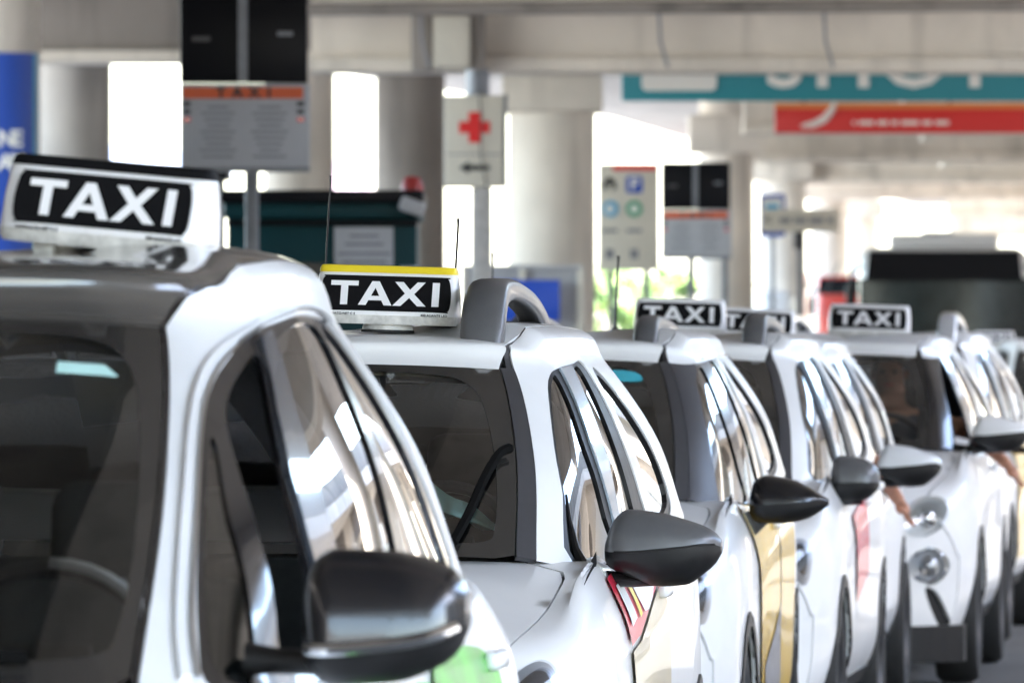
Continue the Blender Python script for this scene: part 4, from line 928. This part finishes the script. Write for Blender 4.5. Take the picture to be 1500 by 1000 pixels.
M['greyboard'] = mat('grey_board', (.42, .43, .455), .5, noise=.08, nscale=3)
M['display'] = mat('display_black', (.006, .006, .008), .4, spec=.12)
M['orange'] = mat('orange_strip', (.66, .10, .02), .45)
M['steel'] = mat('galvanised_post', (.19, .20, .22), .45, .4, noise=.2, nscale=6)
M['cream'] = mat('cream_board', (.62, .58, .49), .5, noise=.06, nscale=4)
M['redcross'] = mat('red_print', (.72, .015, .015), .45)
M['beacon'] = mat('beacon_red', (.35, .03, .025), .4)
M['blue'] = mat('blue_print', (.015, .075, .42), .4)
M['bluepanel'] = mat('blue_panel', (.012, .075, .50), .4)
M['tealsign'] = mat('teal_sign', (.015, .22, .26), .45)
M['redsign'] = mat('red_sign', (.66, .025, .02), .45)
M['orange2'] = mat('orange_edge', (.75, .22, .05), .45)
M['brand_white'] = mat('sign_print_white', (.80, .78, .72), .5)
M['redbus'] = mat('red_bus_paint', (.60, .045, .03), .3, coat=.5)
M['busglass'] = mat('bus_glass', (.024, .034, .035), .15, coat=.0, spec=.4, noise=.9, nscale=.9)  # strong colour noise stands in for blotchy reflections in the glass

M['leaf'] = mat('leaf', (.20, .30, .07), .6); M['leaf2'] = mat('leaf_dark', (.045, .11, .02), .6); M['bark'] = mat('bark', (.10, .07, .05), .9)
M['ltblue'] = mat('light_blue_disc', (.08, .38, .60), .45); M['grn'] = mat('green_disc', (.02, .30, .16), .45)
M['barrier'] = mat('grey_barrier', (.42, .42, .43), .5, noise=.08, nscale=2)
M['pg'] = mat('print_grey', (.20, .20, .22), .6)
M['facade'] = concrete('dark_side_wall', (.22, .205, .19), stain=.4)

# ------------------------------------------------------------------ ground, road, kerbs
def sheet(name, pts, z, m, kind='structure', parent=None):
    o = mk(name, [(x, y, z) for x, y in pts], [tuple(range(len(pts)))], m, parent, smooth=False)
    if not parent: o['kind'] = kind
    return o
sheet('ground', [(-1500, -600), (1500, -600), (1500, 3000), (-1500, 3000)], -.012, M['pave'])
sheet('road', [(-3.2, -80), (7.5, -80), (7.5, 40), (17, 300), (30, 700), (14, 700), (4, 300), (-3.2, 40)], -.004, M['asphalt'])
sheet('outer_road', [(8.5, -80), (60, -80), (60, 700), (34, 700), (19, 300), (8.5, 40)], -.004, mat('pale_worn_asphalt', (.25, .24, .23), .9, noise=.25, nscale=1, bump=.4, bscale=50))
for i in range(9):
    y0 = 6 + i * 9.0; x = 3.35 + max(0, y0 - 40) * .04
    sheet('lane_line', [(x, y0), (x + .12, y0), (x + .12 + .2, y0 + 5), (x + .2, y0 + 5)], .0, M['line'])
bm = bmesh.new(); bm_box(bm, (-7.2, 60, .06), (8.0, 280, .14)); o = frombm('pavement', bm, M['pave'], None, False); o['kind'] = 'structure'
bm = bmesh.new(); bm_box(bm, (8.0, -10, .06), (1.0, 140, .14)); o = frombm('kerb_island', bm, M['pave'], None, False); o['kind'] = 'structure'

# ------------------------------------------------------------------ viaduct overhead
via = empty('viaduct', (0, 60, 0), 0, 'concrete viaduct on round columns roofing the taxi rank', 'viaduct')
def vp(o): o.location = (o.location.x, o.location.y - 60, o.location.z); o.parent = via; return o
deck = [(-13.5, -13), (8.3, -13), (8.8, 60), (12.5, 140), (30, 290), (14.2, 290), (2.2, 178), (-4.6, 141), (-13.5, 141)]
M['deck'] = concrete('deck_concrete', (.56, .52, .47))
vp(prism('deck', deck, 6.55, 7.1, M['deck'], None, plane='xy'))
def beam(x0, x1, Y, zb, h, m, d=.9, flange=.14):
    o = vp(box('crossbeam', ((x0 + x1) / 2, Y + d / 2, zb + h / 2), (x1 - x0, d, h), m))
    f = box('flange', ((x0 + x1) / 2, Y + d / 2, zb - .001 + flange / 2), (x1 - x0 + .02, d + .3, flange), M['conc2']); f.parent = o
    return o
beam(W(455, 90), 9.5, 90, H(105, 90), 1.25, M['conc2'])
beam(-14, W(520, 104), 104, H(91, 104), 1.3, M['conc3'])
for Y, py, pa, pb in ((132, 196, 1090, 1900), (152, 236, 1030, 1900), (176, 268, 1110, 1900), (204, 292, 1150, 1900), (240, 318, 1190, 1288), (240, 318, 1388, 1900), (280, 335, 1240, 1290), (280, 335, 1392, 1900), (262, 348, 1394, 1900)):
    beam(W(pa, Y), W(pb, Y), Y, H(py, Y), 1.1, M['conc2'])
for Y in (12, 34, 60):
    beam(-13.4, 8.2, Y, 5.2, 1.3, M['conc'])
# longitudinal girders under the deck near the camera
for x in (-9, -4.5, 0, 4.5):
    vp(box('girder', (x, 23.5, 6.14), (.55, 71, .78), M['conc']))
def column(px0, px1, Y, m=None, top=5.4, cap=None, r=None):
    x = W((px0 + px1) / 2, Y); r = r or (px1 - px0) / 2 * Y / F
    c = lathe('column', [(r * 1.0, 0), (r, top)], m or M['conc'], None, n=48, loc=(x, Y, 0)); vp(c)
    if cap:
        zb, zt, wf = cap
        k = box('capital', (x, Y - 60, (zb + zt) / 2), (r * 2 * wf, r * 2.2, zt - zb), m or M['conc'], c, None, .04); k.matrix_parent_inverse = Matrix.Translation(-Vector(c.location))
    return x, r
colA = column(-70, 59, 100, M['conc2'], 6.6)
column(57, 163, 111, M['conc'], 6.6)
column(388, 490, 113, M['conc2'], 6.6, cap=(H(92, 113), H(50, 113), 1.25))
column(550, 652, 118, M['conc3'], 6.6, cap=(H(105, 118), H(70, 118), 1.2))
column(745, 872, 96, M['conc2'], 5.3, cap=(H(166, 96), H(112, 96), 1.16))
column(1024, 1104, 150, M['conc2'], 6.5, cap=(H(225, 150), H(170, 150), 1.4))
column(1112, 1180, 176, M['conc2'], 6.5, cap=(H(265, 176), H(235, 176), 1.3))
column(1190, 1243, 206, M['conc2'], 6.5, cap=(H(288, 206), H(262, 206), 1.4))
column(1246, 1286, 242, M['conc2'], 6.5, cap=(H(318, 242), H(296, 242), 1.4))
for Y in (14, 26, 40, 56, 74): column(0, 0, Y, M['conc2'], 6.5, r=.5) if False else vp(lathe('column', [(.5, 0), (.5, 6.55)], M['conc2'], None, n=32, loc=(6.9, Y, 0)))  # unseen right-hand row, put in to mirror as pale strips in side windows
for Y in (16, 44, 72): vp(lathe('column', [(.5, 0), (.5, 6.55)], M['conc'], None, n=32, loc=(-5.6, Y, 0)))
# pipes and junk under the main beam
vp(box('drain_box', (W(618, 89.7), 89.7, H(60, 89)), (.22, .5, .62), M['conc3'], None, None, .02))
vp(box('drain_box', (W(662, 89.6), 89.6, H(60, 89)), (.40, .5, .56), M['cream'], None, None, .02))
vp(box('drain_box', (W(700, 89.7), 89.7, H(60, 89)), (.16, .5, .62), M['conc3'], None, None, .02))
for q, xx in enumerate((-1.0, 1.6, 3.4)): vp(tube('conduit', [(xx, 89.3, H(12, 89)), (xx + .02, 89.3, H(60, 89)), (xx + .1, 89.25, H(98, 89))], .018, M['pg']))
for Y_, x_ in ((100, 1.2), (118, 3.6), (126, 6.1), (148, 7.5), (170, 9.0)):
    vp(box('strip_lamp', (x_, Y_, 5.35), (.22, 1.4, .10), M['cream'], None, None, .02)); vp(tube('lamp_rod', [(x_, Y_, 5.4), (x_, Y_, 6.56)], .02, M['steel']))
for x_ in (-3.6, -2.9): vp(tube('cable_duct', [(x_, 20, 6.0), (x_, 103.9, 6.0)], .06, M['steel']))
o = tube('drain_pipe', [(-3.4, 89.2, H(14, 89)), (9, 89.2, H(4, 89))], .07, M['conc3']); vp(o)

# ramp and building added out of frame for reflections and to cut skylight
rp = empty('reflected_ramp', (16, 60, 0), 0, 'unseen concrete ramp on round columns, added right of the rank to be mirrored in the cabs', 'viaduct')
prism('deck', [(-3.6, -45), (3.6, -45), (3.6, 150), (-3.6, 150)], 5.6, 6.3, M['conc2'], rp, plane='xy')
box('parapet', (-3.5, 52, 6.8), (.25, 194, 1.0), M['conc3'], rp)
for q in range(20): lathe('column', [(.55, 0), (.55, 5.65)], M['conc2'], rp, n=24, loc=(-2.4, -40 + q * 9.6, 0)); 
for q in range(10): box('crossbeam', (0, -40 + q * 19.2, 5.1), (7.0, .9, .98), M['conc3'], rp)
ob = empty('reflected_building', (34, 90, 0), 0, 'unseen beige building with rows of windows, added on the right to be mirrored in the cabs', 'building')
box('wall', (0, 0, 6), (10, 190, 12), mat('beige_render', (.55, .47, .38), .8, noise=.15, nscale=1), ob)
for q in range(30):
    for z_ in (2.2, 5.6, 9.0): box('window', (-5.02, -90 + q * 6.2, z_), (.1, 2.6, 1.9), M['kiosk_glass'], ob)

# unseen wall with windows, added on the left to keep that side dark
tb = empty('darkening_wall', (-14, 0, 0), 0, 'long dark unseen wall added left of the viaduct to darken that side', 'building')
box('wall', (-.5, -5, 3.6), (.6, 110, 7.2), M['facade'], tb)
for i in range(9):
    w_ = box('window', (-.17, -52 + i * 12, 2.2), (.08, 6, 3.0), M['kiosk_glass'], tb)
    box('sill', (-.1, -52 + i * 12, .62), (.2, 6.3, .12), M['conc'], tb)
# far city haze side: low building and embankment seen through the left openings
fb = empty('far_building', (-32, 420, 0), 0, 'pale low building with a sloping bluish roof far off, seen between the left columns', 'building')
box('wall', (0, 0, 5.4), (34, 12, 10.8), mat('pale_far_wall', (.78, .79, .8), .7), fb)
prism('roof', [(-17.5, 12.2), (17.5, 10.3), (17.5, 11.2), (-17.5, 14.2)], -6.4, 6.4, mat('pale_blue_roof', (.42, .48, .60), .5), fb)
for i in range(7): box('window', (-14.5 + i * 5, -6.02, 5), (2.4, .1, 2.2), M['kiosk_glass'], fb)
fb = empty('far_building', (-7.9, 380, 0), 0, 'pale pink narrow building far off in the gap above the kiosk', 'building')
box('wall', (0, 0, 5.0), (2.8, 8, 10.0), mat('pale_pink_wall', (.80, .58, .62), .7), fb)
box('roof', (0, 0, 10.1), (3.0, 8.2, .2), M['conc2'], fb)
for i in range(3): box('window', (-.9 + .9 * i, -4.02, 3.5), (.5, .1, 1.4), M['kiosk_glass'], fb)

# ------------------------------------------------------------------ signs and street furniture
def board(px0, px1, ytop, ysplit, ybot, ypole, Y, label, detailed):
    x0, x1 = W(px0, Y), W(px1, Y); xc = (x0 + x1) / 2; w = x1 - x0
    s = empty('information_board', (xc, Y, 0), 0, label, 'taxi board', 'taxi stand information boards')
    zt, zs, zb = H(ytop, Y), H(ysplit, Y), H(ybot, Y)
    box('display', (0, 0, (zt + zs) / 2), (w * .985, .14, zt - zs), M['display'], s, None, .008)
    box('display_post', (-.005, -.09, (zt + zs) / 2), (w * .075, .05, zt - zs), M['steel'], s)
    b = box('notice_board', (.008, 0, (zs + zb) / 2), (w * 1.0, .10, zs - zb - .01), M['greyboard'], s, None, .006)
    def onb(o): return o
    h = zs - zb
    box('orange_strip', (-.005, -.052, zs - h * .115), (w * .93, .01, h * .13), M['orange'], s)
    text('title', 'TAXI', h * .16, M['ink'], s, (0, -.06, zs - h * .115), bold=.004, space=2.1)
    for k in range(9):
        zz = zs - h * (.28 + .07 * k)
        for sx_ in (-1, 1):
            box('text_line', (sx_ * w * .2, -.052, zz), (w * (.16 + .14 * ((k * 37 + (sx_ > 0) * 11) % 10) / 10), .004, h * .022), M['pg'], s)
    for sx_ in (-1, 1):
        for k, c in enumerate(('ink', 'ink', 'vinyl_red')):
            box('logo_mark', (sx_ * w * .44, -.052, zs - h * (.24 + .09 * k)), (w * .055, .004, h * .05), M[c], s)
    box('frame_edge', (.008, -.0, zb + .005), (w * 1.0, .12, .03), M['steel'], s)
    box('post', (w * .06 if detailed else -.05, .02, zb / 2), (.085, .07, zb), M['steel'], s, None, .01)
    if not detailed: box('post', (w * .42, .02, zb / 2), (.07, .07, zb), M['steel'], s, None, .01)
    box('display_text', (-w * .33, -.072, zs + (zt - zs) * .5), (w * .14, .004, .03), M['trim'], s)
    box('display_text', (w * .32, -.072, zs + (zt - zs) * .56), (w * .12, .004, .03), M['steel'], s)
board(263, 452, -6, 122, 250, 390, 52, 'large grey taxi notice board with orange strip, at the left', True)
board(968, 1070, 238, 307, 378, 430, 96, 'smaller far taxi notice board with orange strip, right of the icon board', False)

k = empty('kiosk', (W(472, 55.5), 55.5, 0), 0, 'dark green ticket kiosk with a grey notice, behind the big notice board', 'kiosk')
kw = (620 - 322) * 55.5 / F; kt = H(280, 55.5)
box('wall', (0, 1.0, (kt - .1) / 2), (kw * .93, 2.0, kt - .1), M['green_kiosk'], k, None, .01)
box('roof', (0, 1.0, kt - .04), (kw, 2.3, .09), M['display'], k, None, .02)
box('fascia', (0, 1.0, kt - .13), (kw * .97, 2.2, .12), M['green_kiosk'], k, None, .03)
box('fascia', (0, 1.0, kt - .215), (kw * .94, 2.1, .035), M['display'], k, None, .01)
box('window', (-.16, -.01, 1.55), (.38, .05, 1.25), M['kiosk_glass'], k); box('window', (-.57, -.01, 1.55), (.22, .05, 1.25), M['kiosk_glass'], k)
box('window_frame', (.06, -.02, 1.55), (.05, .06, 1.3), M['green_kiosk'], k); box('window_frame', (-.40, -.02, 1.55), (.05, .06, 1.3), M['green_kiosk'], k)
nb = box('notice', (W(533, 55.5) - W(472, 55.5), -.025, H(362, 55.5)), (.40, .02, .27), M['greyboard'], k)
for i, (a, b) in enumerate(((.20, .075), (.26, .02), (.36, -.045), (.30, -.10))): box('text_line', (.285, -.037, H(362, 55.5) + b), (a, .004, .018), M['pg'], k)
box('side_panel', (W(600, 55.5) - W(472, 55.5), -.02, 1.3), (.13, .05, 1.7), mat('pale_blue_panel', (.45, .52, .55), .5), k)
lp = lathe('beacon', [(.001, .11), (.05, .10), (.075, .05), (.08, 0), (.001, 0)], M['beacon'], k, n=20, loc=(W(603, 55.5) - W(472, 55.5), .3, kt + .0))
box('lamp_bracket', (W(604, 55.5) - W(472, 55.5), -.16, H(303, 55.5)), (.17, .14, .10), M['barrier'], k, Matrix.Rotation(R(20), 3, 'Y'), .02)

sh = empty('filler_shelter', (W(248, 62), 62, 0), 0, 'dark grey shelter wall added to fill the dark area left of the green kiosk, behind the nearest roof sign', 'shelter')
sw_ = (325 - 170) * 62 / F; st_h = H(262, 62)  # shelter added as a dark mass covering the bright gap beside the kiosk
box('wall', (0, .5, st_h / 2), (sw_, .12, st_h), M['trim'], sh, None, .01); box('roof', (0, .2, st_h + .03), (sw_ + .1, .9, .07), M['display'], sh, None, .015)
for q in (-1, 0, 1): box('post', (q * sw_ * .46, -.1, st_h / 2), (.06, .06, st_h), M['steel'], sh)
# red cross sign
Y = 80; cs = empty('first_aid_sign', (W(695, Y), Y, 0), 0, 'cream box sign with a red cross and a black arrow pointing left, on a post', 'sign')
zt, zb = H(140, Y), H(275, Y); w = 88 * Y / F
box('sign_box', (0, 0, (zt + zb) / 2), (w, .16, zt - zb), M['cream'], cs, None, .015, 3)
box('sign_side', (w / 2 + .012, .0, (zt + zb) / 2), (.03, .19, zt - zb + .01), M['steel'], cs)
box('sign_seam', (0, -.083, H(226, Y)), (w * .92, .006, .012), M['pg'], cs)
zc_ = H(187, Y); a_, t_ = .15, .056
prism('red_cross', [(-t_, -a_), (t_, -a_), (t_, -t_), (a_, -t_), (a_, t_), (t_, t_), (t_, a_), (-t_, a_), (-t_, t_), (-a_, t_), (-a_, -t_), (-t_, -t_)], -.09, -.08, M['redcross'], cs, mtx=Matrix.Translation((0, 0, zc_)))
prism('arrow', [(-.155, 0), (-.05, .062), (-.055, .026), (.15, .022), (.15, -.022), (-.055, -.026), (-.05, -.062)], -.09, -.08, M['ink'], cs, mtx=Matrix.Translation((0, 0, H(246, Y))))
box('post', (.07, .03, zb / 2), (.20, .16, zb), mat('pale_post', (.42, .40, .38), .6, noise=.3, nscale=8), cs, None, .02)
tube('hanger', [(.03, .1, zt), (.03, .1, zt + .25)], .12, M['steel'], cs, n=10)
tube('cable', [(.05, -.1, zt), (.07, -.11, zt - .3), (.06, -.11, zt - .55), (.12, -.11, zb)], .006, M['ink'], cs)

# blue poster wrapped on the left column
xA, rA = colA; vs, fs = [], []; n = 24; zt, zb = H(73, 98.5), H(372, 98.5)
for i in range(n + 1):
    a = R(-150 + 128 * i / n)
    for z in (zb, zt): vs.append((xA + (rA + .012) * math.cos(a), 100 + (rA + .012) * math.sin(a), z))
fs = [(2 * i, 2 * i + 2, 2 * i + 3, 2 * i + 1) for i in range(n)]
po = mk('blue_poster', vs, fs, [M['blue']]); tag(po, 'blue banner with white letters wrapped round the leftmost column', 'banner')
for ch, px_, py_ in (('N', 5, 203), ('E', 20, 203), ('A', 3, 238), ('R', 17, 238), ('I', 28, 238)):
    t = text('letter', ch, .27, M['brand_white'], None, (W(px_, 98.8), 99.95 - math.sqrt(max(.01, (rA + .03) ** 2 - (W(px_, 98.8) - xA) ** 2)), H(py_, 99)), bold=.008); t.parent = po
b_ = mk('pale_edge', [(xA + (rA + .018) * math.cos(R(a)), 100 + (rA + .018) * math.sin(R(a)), z) for a in (-32, -27, -22) for z in (zb, zt)], [(0, 2, 3, 1), (2, 4, 5, 3)], M['ltblue']); b_.parent = po

# SHOP sign, red sign
Y = 93; s = empty('shop_sign', (W(911, Y), Y, H(148, Y)), 0, 'long teal sign reading SHOP under the big concrete beam', 'sign')
box('sign_board', (3.0, .1, .40), (6.0, .16, .80), M['tealsign'], s, None, .01)
mpx = Y / F
prism('bag_icon', rrect(29 * mpx, 139 * mpx, 15 * mpx, 88 * mpx, 8 * mpx), .0, .015, M['brand_white'], s)
for ch, cx in (('S', 238), ('H', 324), ('O', 428), ('P', 534)): text('letter', ch, 112 * mpx, M['brand_white'], s, (cx * mpx, .012, 55 * mpx), bold=.014, ext=.004, sx=1.12)
for x in (.4, 2.4, 4.4): tube('hanger', [(x, .1, .78), (x, .1, 1.25)], .03, M['steel'], s)
Y = 112; s = empty('red_sign', (W(1135, Y), Y, H(195, Y)), 0, 'red sign with an orange upper edge and white swoosh below the teal sign', 'sign')
mpx = Y / F
box('sign_board', (3.0, .1, .165), (6.0, .14, .33), M['redsign'], s, None, .01); box('sign_edge', (3.0, .098, .37), (6.0, .145, .08), M['orange2'], s)
pts = [(38, 10), (55, 12), (72, 20), (84, 34), (88, 46)]
tube('swoosh', [(x * mpx, .02, z * mpx) for x, z in pts], [.02, .05, .055, .045, .02], M['brand_white'], s)
x_ = 114
for wd in (4, 22, 16, 9, 26, 14, 20): box('text_line', ((x_ + wd / 2) * mpx, .028, 15 * mpx), (wd * mpx, .006, 6 * mpx), M['brand_white'], s); x_ += wd + 5
for x in (.4, 2.4, 4.4): tube('hanger', [(x, .1, .40), (x, .1, 1.6)], .03, M['steel'], s)

# icon board
Y = 104; s = empty('pictogram_board', (W(921, Y), Y, 0), 0, 'beige direction board with round coloured pictograms, left of the far notice board', 'sign')
mpx = Y / F; zt, zb = H(240, Y), H(396, Y); w = 88 * mpx
box('sign_board', (0, 0, (zt + zb) / 2), (w, .12, zt - zb), M['cream'], s, None, .01)
box('top_strip', (.08, -.064, zt - 5 * mpx), (w * .75, .012, 10 * mpx), M['redsign'], s)
def disc(x, z, r, m, nm='pictogram'):
    return prism(nm, [(x + r * math.cos(R(a)), z + r * math.sin(R(a))) for a in range(0, 360, 15)], -.072, -.062, m, s)
disc((894 - 921) * mpx, H(306, Y), 12 * mpx, M['ltblue']); disc((929 - 921) * mpx, H(306, Y), 12 * mpx, M['grn'])
prism('pictogram', rrect((917 - 921) * mpx, (941 - 921) * mpx, H(283, Y), H(258, Y), .04), -.072, -.062, M['blue'], s)
text('lettering', 'P', 24 * mpx, M['brand_white'], s, ((929 - 921) * mpx, -.078, H(271, Y)), bold=.006)
prism('pictogram', [((893 - 921 + a) * mpx, H(271, Y) + b * mpx) for a, b in ((-10, -5), (-8, 6), (0, 12), (8, 6), (10, -5), (4, -9), (4, 0), (-4, 0), (-4, -9))], -.072, -.062, M['ink'], s)
for x in (893, 929):
    box('text_line', ((x - 921) * mpx, -.063, H(338, Y)), (22 * mpx, .006, 5 * mpx), M['pg'], s); box('pictogram', ((x - 921) * mpx, -.063, H(372, Y)), (12 * mpx, .006, 14 * mpx), M['pg'], s)
    disc((x - 921) * mpx, H(306, Y), 6 * mpx, M['brand_white'], 'pictogram').location.y = -.006
box('post', (w * .3, .03, zb / 2), (.08, .08, zb), M['steel'], s); box('post', (-w * .3, .03, zb / 2), (.08, .08, zb), M['steel'], s)

# bus stop sign and horizontal direction sign
Y = 128; mpx = Y / F; s = empty('bus_stop_sign', (W(1131, Y), Y, 0), 0, 'white bus stop flag with a blue frame on a thin post', 'sign')
prism('sign_plate', rrect(-19 * mpx, 19 * mpx, H(347, Y), H(284, Y), .06), -.02, .02, M['blue'], s)
prism('sign_field', rrect(-15 * mpx, 15 * mpx, H(340, Y), H(290, Y), .04), -.03, -.015, M['brand_white'], s)
box('bus_icon', (0, -.034, H(305, Y)), (.2, .006, .13), M['ltblue'], s); tube('post', [(0, .03, 0), (0, .03, H(284, Y))], .04, M['steel'], s)
Y = 120; mpx = Y / F; s = empty('direction_sign', (W(1172, Y), Y, 0), 0, 'narrow cream direction sign across a dark post', 'sign')
box('sign_plate', (0, 0, H(323, Y)), (114 * mpx, .1, 33 * mpx), M['cream'], s, None, .01)
[box('text_line', (q_ * mpx, -.053, H(323, Y)), (w_ * mpx, .006, 8 * mpx), M['pg'], s) for q_, w_ in ((-22, 16), (0, 18), (24, 20), (44, 8))]; text('lettering', '<', 24 * mpx, M['ink'], s, (-48 * mpx, -.06, H(323, Y)))
box('post', (.0, .08, H(340, Y) / 2), (.09, .09, H(340, Y)), M['steel'], s); box('clamp', (-.02, .05, H(352, Y)), (.16, .1, .26), M['trim'], s, None, .02)

# grey barrier with the blue panel
Y = 86; b = empty('barrier_wall', (0, Y, 0), 0, 'grey panel barrier with posts standing in front of the thick pale column', 'barrier')
zt = H(391, Y)
for i, (a, c) in enumerate(((682, 765), (767, 848))): box('panel', (W((a + c) / 2, Y), .05, zt / 2 + .1), ((c - a) * Y / F, .06, zt - .2), M['barrier'], b, None, .01)
for a in (681, 766, 850): box('post', (W(a, Y), 0, zt / 2), (.07, .09, zt + .04), M['cream'], b, None, .01)
box('top_rail', (W(766, Y), .0, zt), ((850 - 681) * Y / F, .10, .04), M['barrier'], b)
o = box('blue_panel', (W(756, 85.8), 85.8, H(440, 85.8)), (128 * 85.8 / F, .05, 60 * 85.8 / F), M['bluepanel'], None, None, .01); o.name = 'blue_sign'; tag(o, 'bright blue panel on the grey barrier behind the second cab', 'sign')

# ------------------------------------------------------------------ buses and far vehicles
def bus(px0, px1, ytop, Y, m, label, cat='bus', white_band=True, ln=9.0):
    x0, x1 = W(px0, Y), W(px1, Y); w = x1 - x0; zt = H(ytop, Y)
    r = empty(cat.replace(' ', '_'), ((x0 + x1) / 2, Y, 0), -R(3), label, cat)
    box('body', (0, ln / 2 + .1, (zt + .3) / 2), (w, ln, zt - .3), m, r, None, .26 if ln > 6 else .12, 4)
    # curved windscreen
    vs, fs = [], []; nx, nz = 14, 8; z0_, z1_ = 1.0 if ln > 6 else zt * .87, zt - (.42 if ln > 6 else .25)
    for i in range(nx + 1):
        for j in range(nz + 1):
            a = i / nx * 2 - 1; c = j / nz; vs.append((a * w * .495, .09 - .09 * (1 - a * a) - .05 * (1 - c), z0_ + (z1_ - z0_) * c - .06 * a * a * c))
    for i in range(nx):
        for j in range(nz): fs.append((i * (nz + 1) + j, (i + 1) * (nz + 1) + j, (i + 1) * (nz + 1) + j + 1, i * (nz + 1) + j + 1))
    mk('windscreen', vs, fs, M['busglass'], r)
    prism('destination_board', [(-w * .46, z1_ - .10), (w * .46, z1_ - .10), (w * .44, zt - .06), (-w * .44, zt - .06)], -.02, .1, M['display'], r)
    for s_ in (-1, 1):
        for u in (ln * .22, ln * .75):
            lathe('wheel', [(.001, .12), (.25, .12), (.42, .1), (.45, .05), (.45, -.15)], M['rubber'], r, n=24, rot=Matrix.Rotation(R(90) * s_, 3, 'Y'), loc=(s_ * (w / 2 - .1), u, .45))
        for q in range(4): box('side_window', (s_ * w / 2, 1.4 + q * (ln - 2) / 4, (z0_ + z1_) / 2 + .1), (.03, (ln - 2) / 4.4, (z1_ - z0_) * .7), M['busglass'], r)
        box('headlight', (s_ * w * .38, -.0, .72), (.3, .1, .16), M['chrome'], r, None, .04)
        q = tube('mirror_stem', [(s_ * w * .47, 0, zt - .3), (s_ * (w * .5 + .12), -.25, zt - .35), (s_ * (w * .5 + .12), -.28, zt - .6)], .025, M['black'], r)
        box('mirror_head', (s_ * (w * .5 + .12), -.28, zt - .75), (.16, .1, .34), M['black'], r, None, .03)
    if ln > 6:
        box('bumper', (0, -.04, .45), (w * .98, .25, .5), M['buswhite'], r, None, .1, 3)
        for q in range(3): box('dashboard_item', (-.7 + q * .5, .05, z0_ + .25 + .1 * q), (.3, .06, .3 + .1 * q), M['pg'], r, None, .04)
    for s_ in (-.5, .15): tube('wiper', [(s_ * w * .6, -.06, z0_ + .02), (s_ * w * .6 + .3, -.08, z0_ + .75)], .02, M['ink'], r)
    return r
b1 = bus(1258, 1508, 362, 126, M['buswhite'], 'large bus with a wide dark windscreen at the right')
box('roof_unit', (.0, 1.2, H(362, 126) + .10), (1.7, 1.8, .22), M['buswhite'], b1, None, .08, 3); box('roof_unit', (-.1, .6, H(362, 126) + .13), (.5, .3, .24), M['steel'], b1, None, .03)
box('driver_seat', (.55, -.08, 1.45), (.3, .02, .35), mat('driver_jacket', (.4, .12, .04), .8), b1)
bus(1108, 1182, 398, 196, M['redbus'], 'red minibus furthest left of the two, behind the direction sign', 'minibus', ln=5)
bus(1196, 1268, 404, 188, M['redbus'], 'coral red minibus just left of the large bus', 'minibus', ln=5)
vn = empty('white_van', (W(1137, 170), 170, 0), 0, 'small white van parked in front of the red minibus', 'van')
box('body', (0, 2, 1.45), (.75, 4, 2.6), M['buswhite'], vn, None, .2, 4); box('windscreen', (0, -.02, 1.6), (.6, .06, .4), M['busglass'], vn, None, .05)
for s_ in (-1, 1):
    for u in (.8, 3.2): lathe('wheel', [(.001, .1), (.2, .1), (.3, .05), (.3, -.1)], M['rubber'], vn, n=20, rot=Matrix.Rotation(R(90) * s_, 3, 'Y'), loc=(s_ * .36, u, .3))

# ------------------------------------------------------------------ shrubs and trees behind
def tree(px, Y, h, rad, label, n=900, trunk=.12, crown0=.3, seed=1, cat='tree'):
    rnd = random.Random(seed); r = empty('tree' if cat == 'tree' else 'shrub', (W(px, Y), Y, 0), 0, label, cat, 'greenery beyond the viaduct')
    tube('trunk', [(0, 0, 0), (.05, 0, h * .4), (0, .05, h * .8)], [trunk, trunk * .7, trunk * .2], M['bark'], r)
    for q in range(4):
        a = rnd.uniform(0, 6.28); tube('limb', [(0, 0, h * .35), (math.cos(a) * rad * .5, math.sin(a) * rad * .5, h * (.55 + .1 * q))], [trunk * .5, trunk * .15], M['bark'], r, n=5)
    cl = [(rnd.gauss(0, rad * .45), rnd.gauss(0, rad * .45), h * rnd.uniform(crown0, .95), rad * rnd.uniform(.25, .5)) for _ in range(16)]
    for part, m in (('crown', M['leaf']), ('crown_dark', M['leaf2'])):  # second batch of darker leaves, scattered at random like the first
        vs, fs = [], []
        for _ in range(n):
            c = rnd.choice(cl); d = Vector((rnd.gauss(0, 1), rnd.gauss(0, 1), rnd.gauss(0, .8))).normalized() * c[3] * rnd.uniform(.5, 1)
            p = Vector(c[:3]) + d; s_ = rnd.uniform(.06, .15); a = Vector((rnd.gauss(0, 1), rnd.gauss(0, 1), rnd.gauss(0, 1))).normalized(); b = a.orthogonal().normalized()
            k0 = len(vs); vs += [p - a * s_, p + b * s_ * .6, p + a * s_, p - b * s_ * .6]; fs.append((k0, k0 + 1, k0 + 2, k0 + 3))
        mk('crown', vs, fs, m, r, smooth=False)
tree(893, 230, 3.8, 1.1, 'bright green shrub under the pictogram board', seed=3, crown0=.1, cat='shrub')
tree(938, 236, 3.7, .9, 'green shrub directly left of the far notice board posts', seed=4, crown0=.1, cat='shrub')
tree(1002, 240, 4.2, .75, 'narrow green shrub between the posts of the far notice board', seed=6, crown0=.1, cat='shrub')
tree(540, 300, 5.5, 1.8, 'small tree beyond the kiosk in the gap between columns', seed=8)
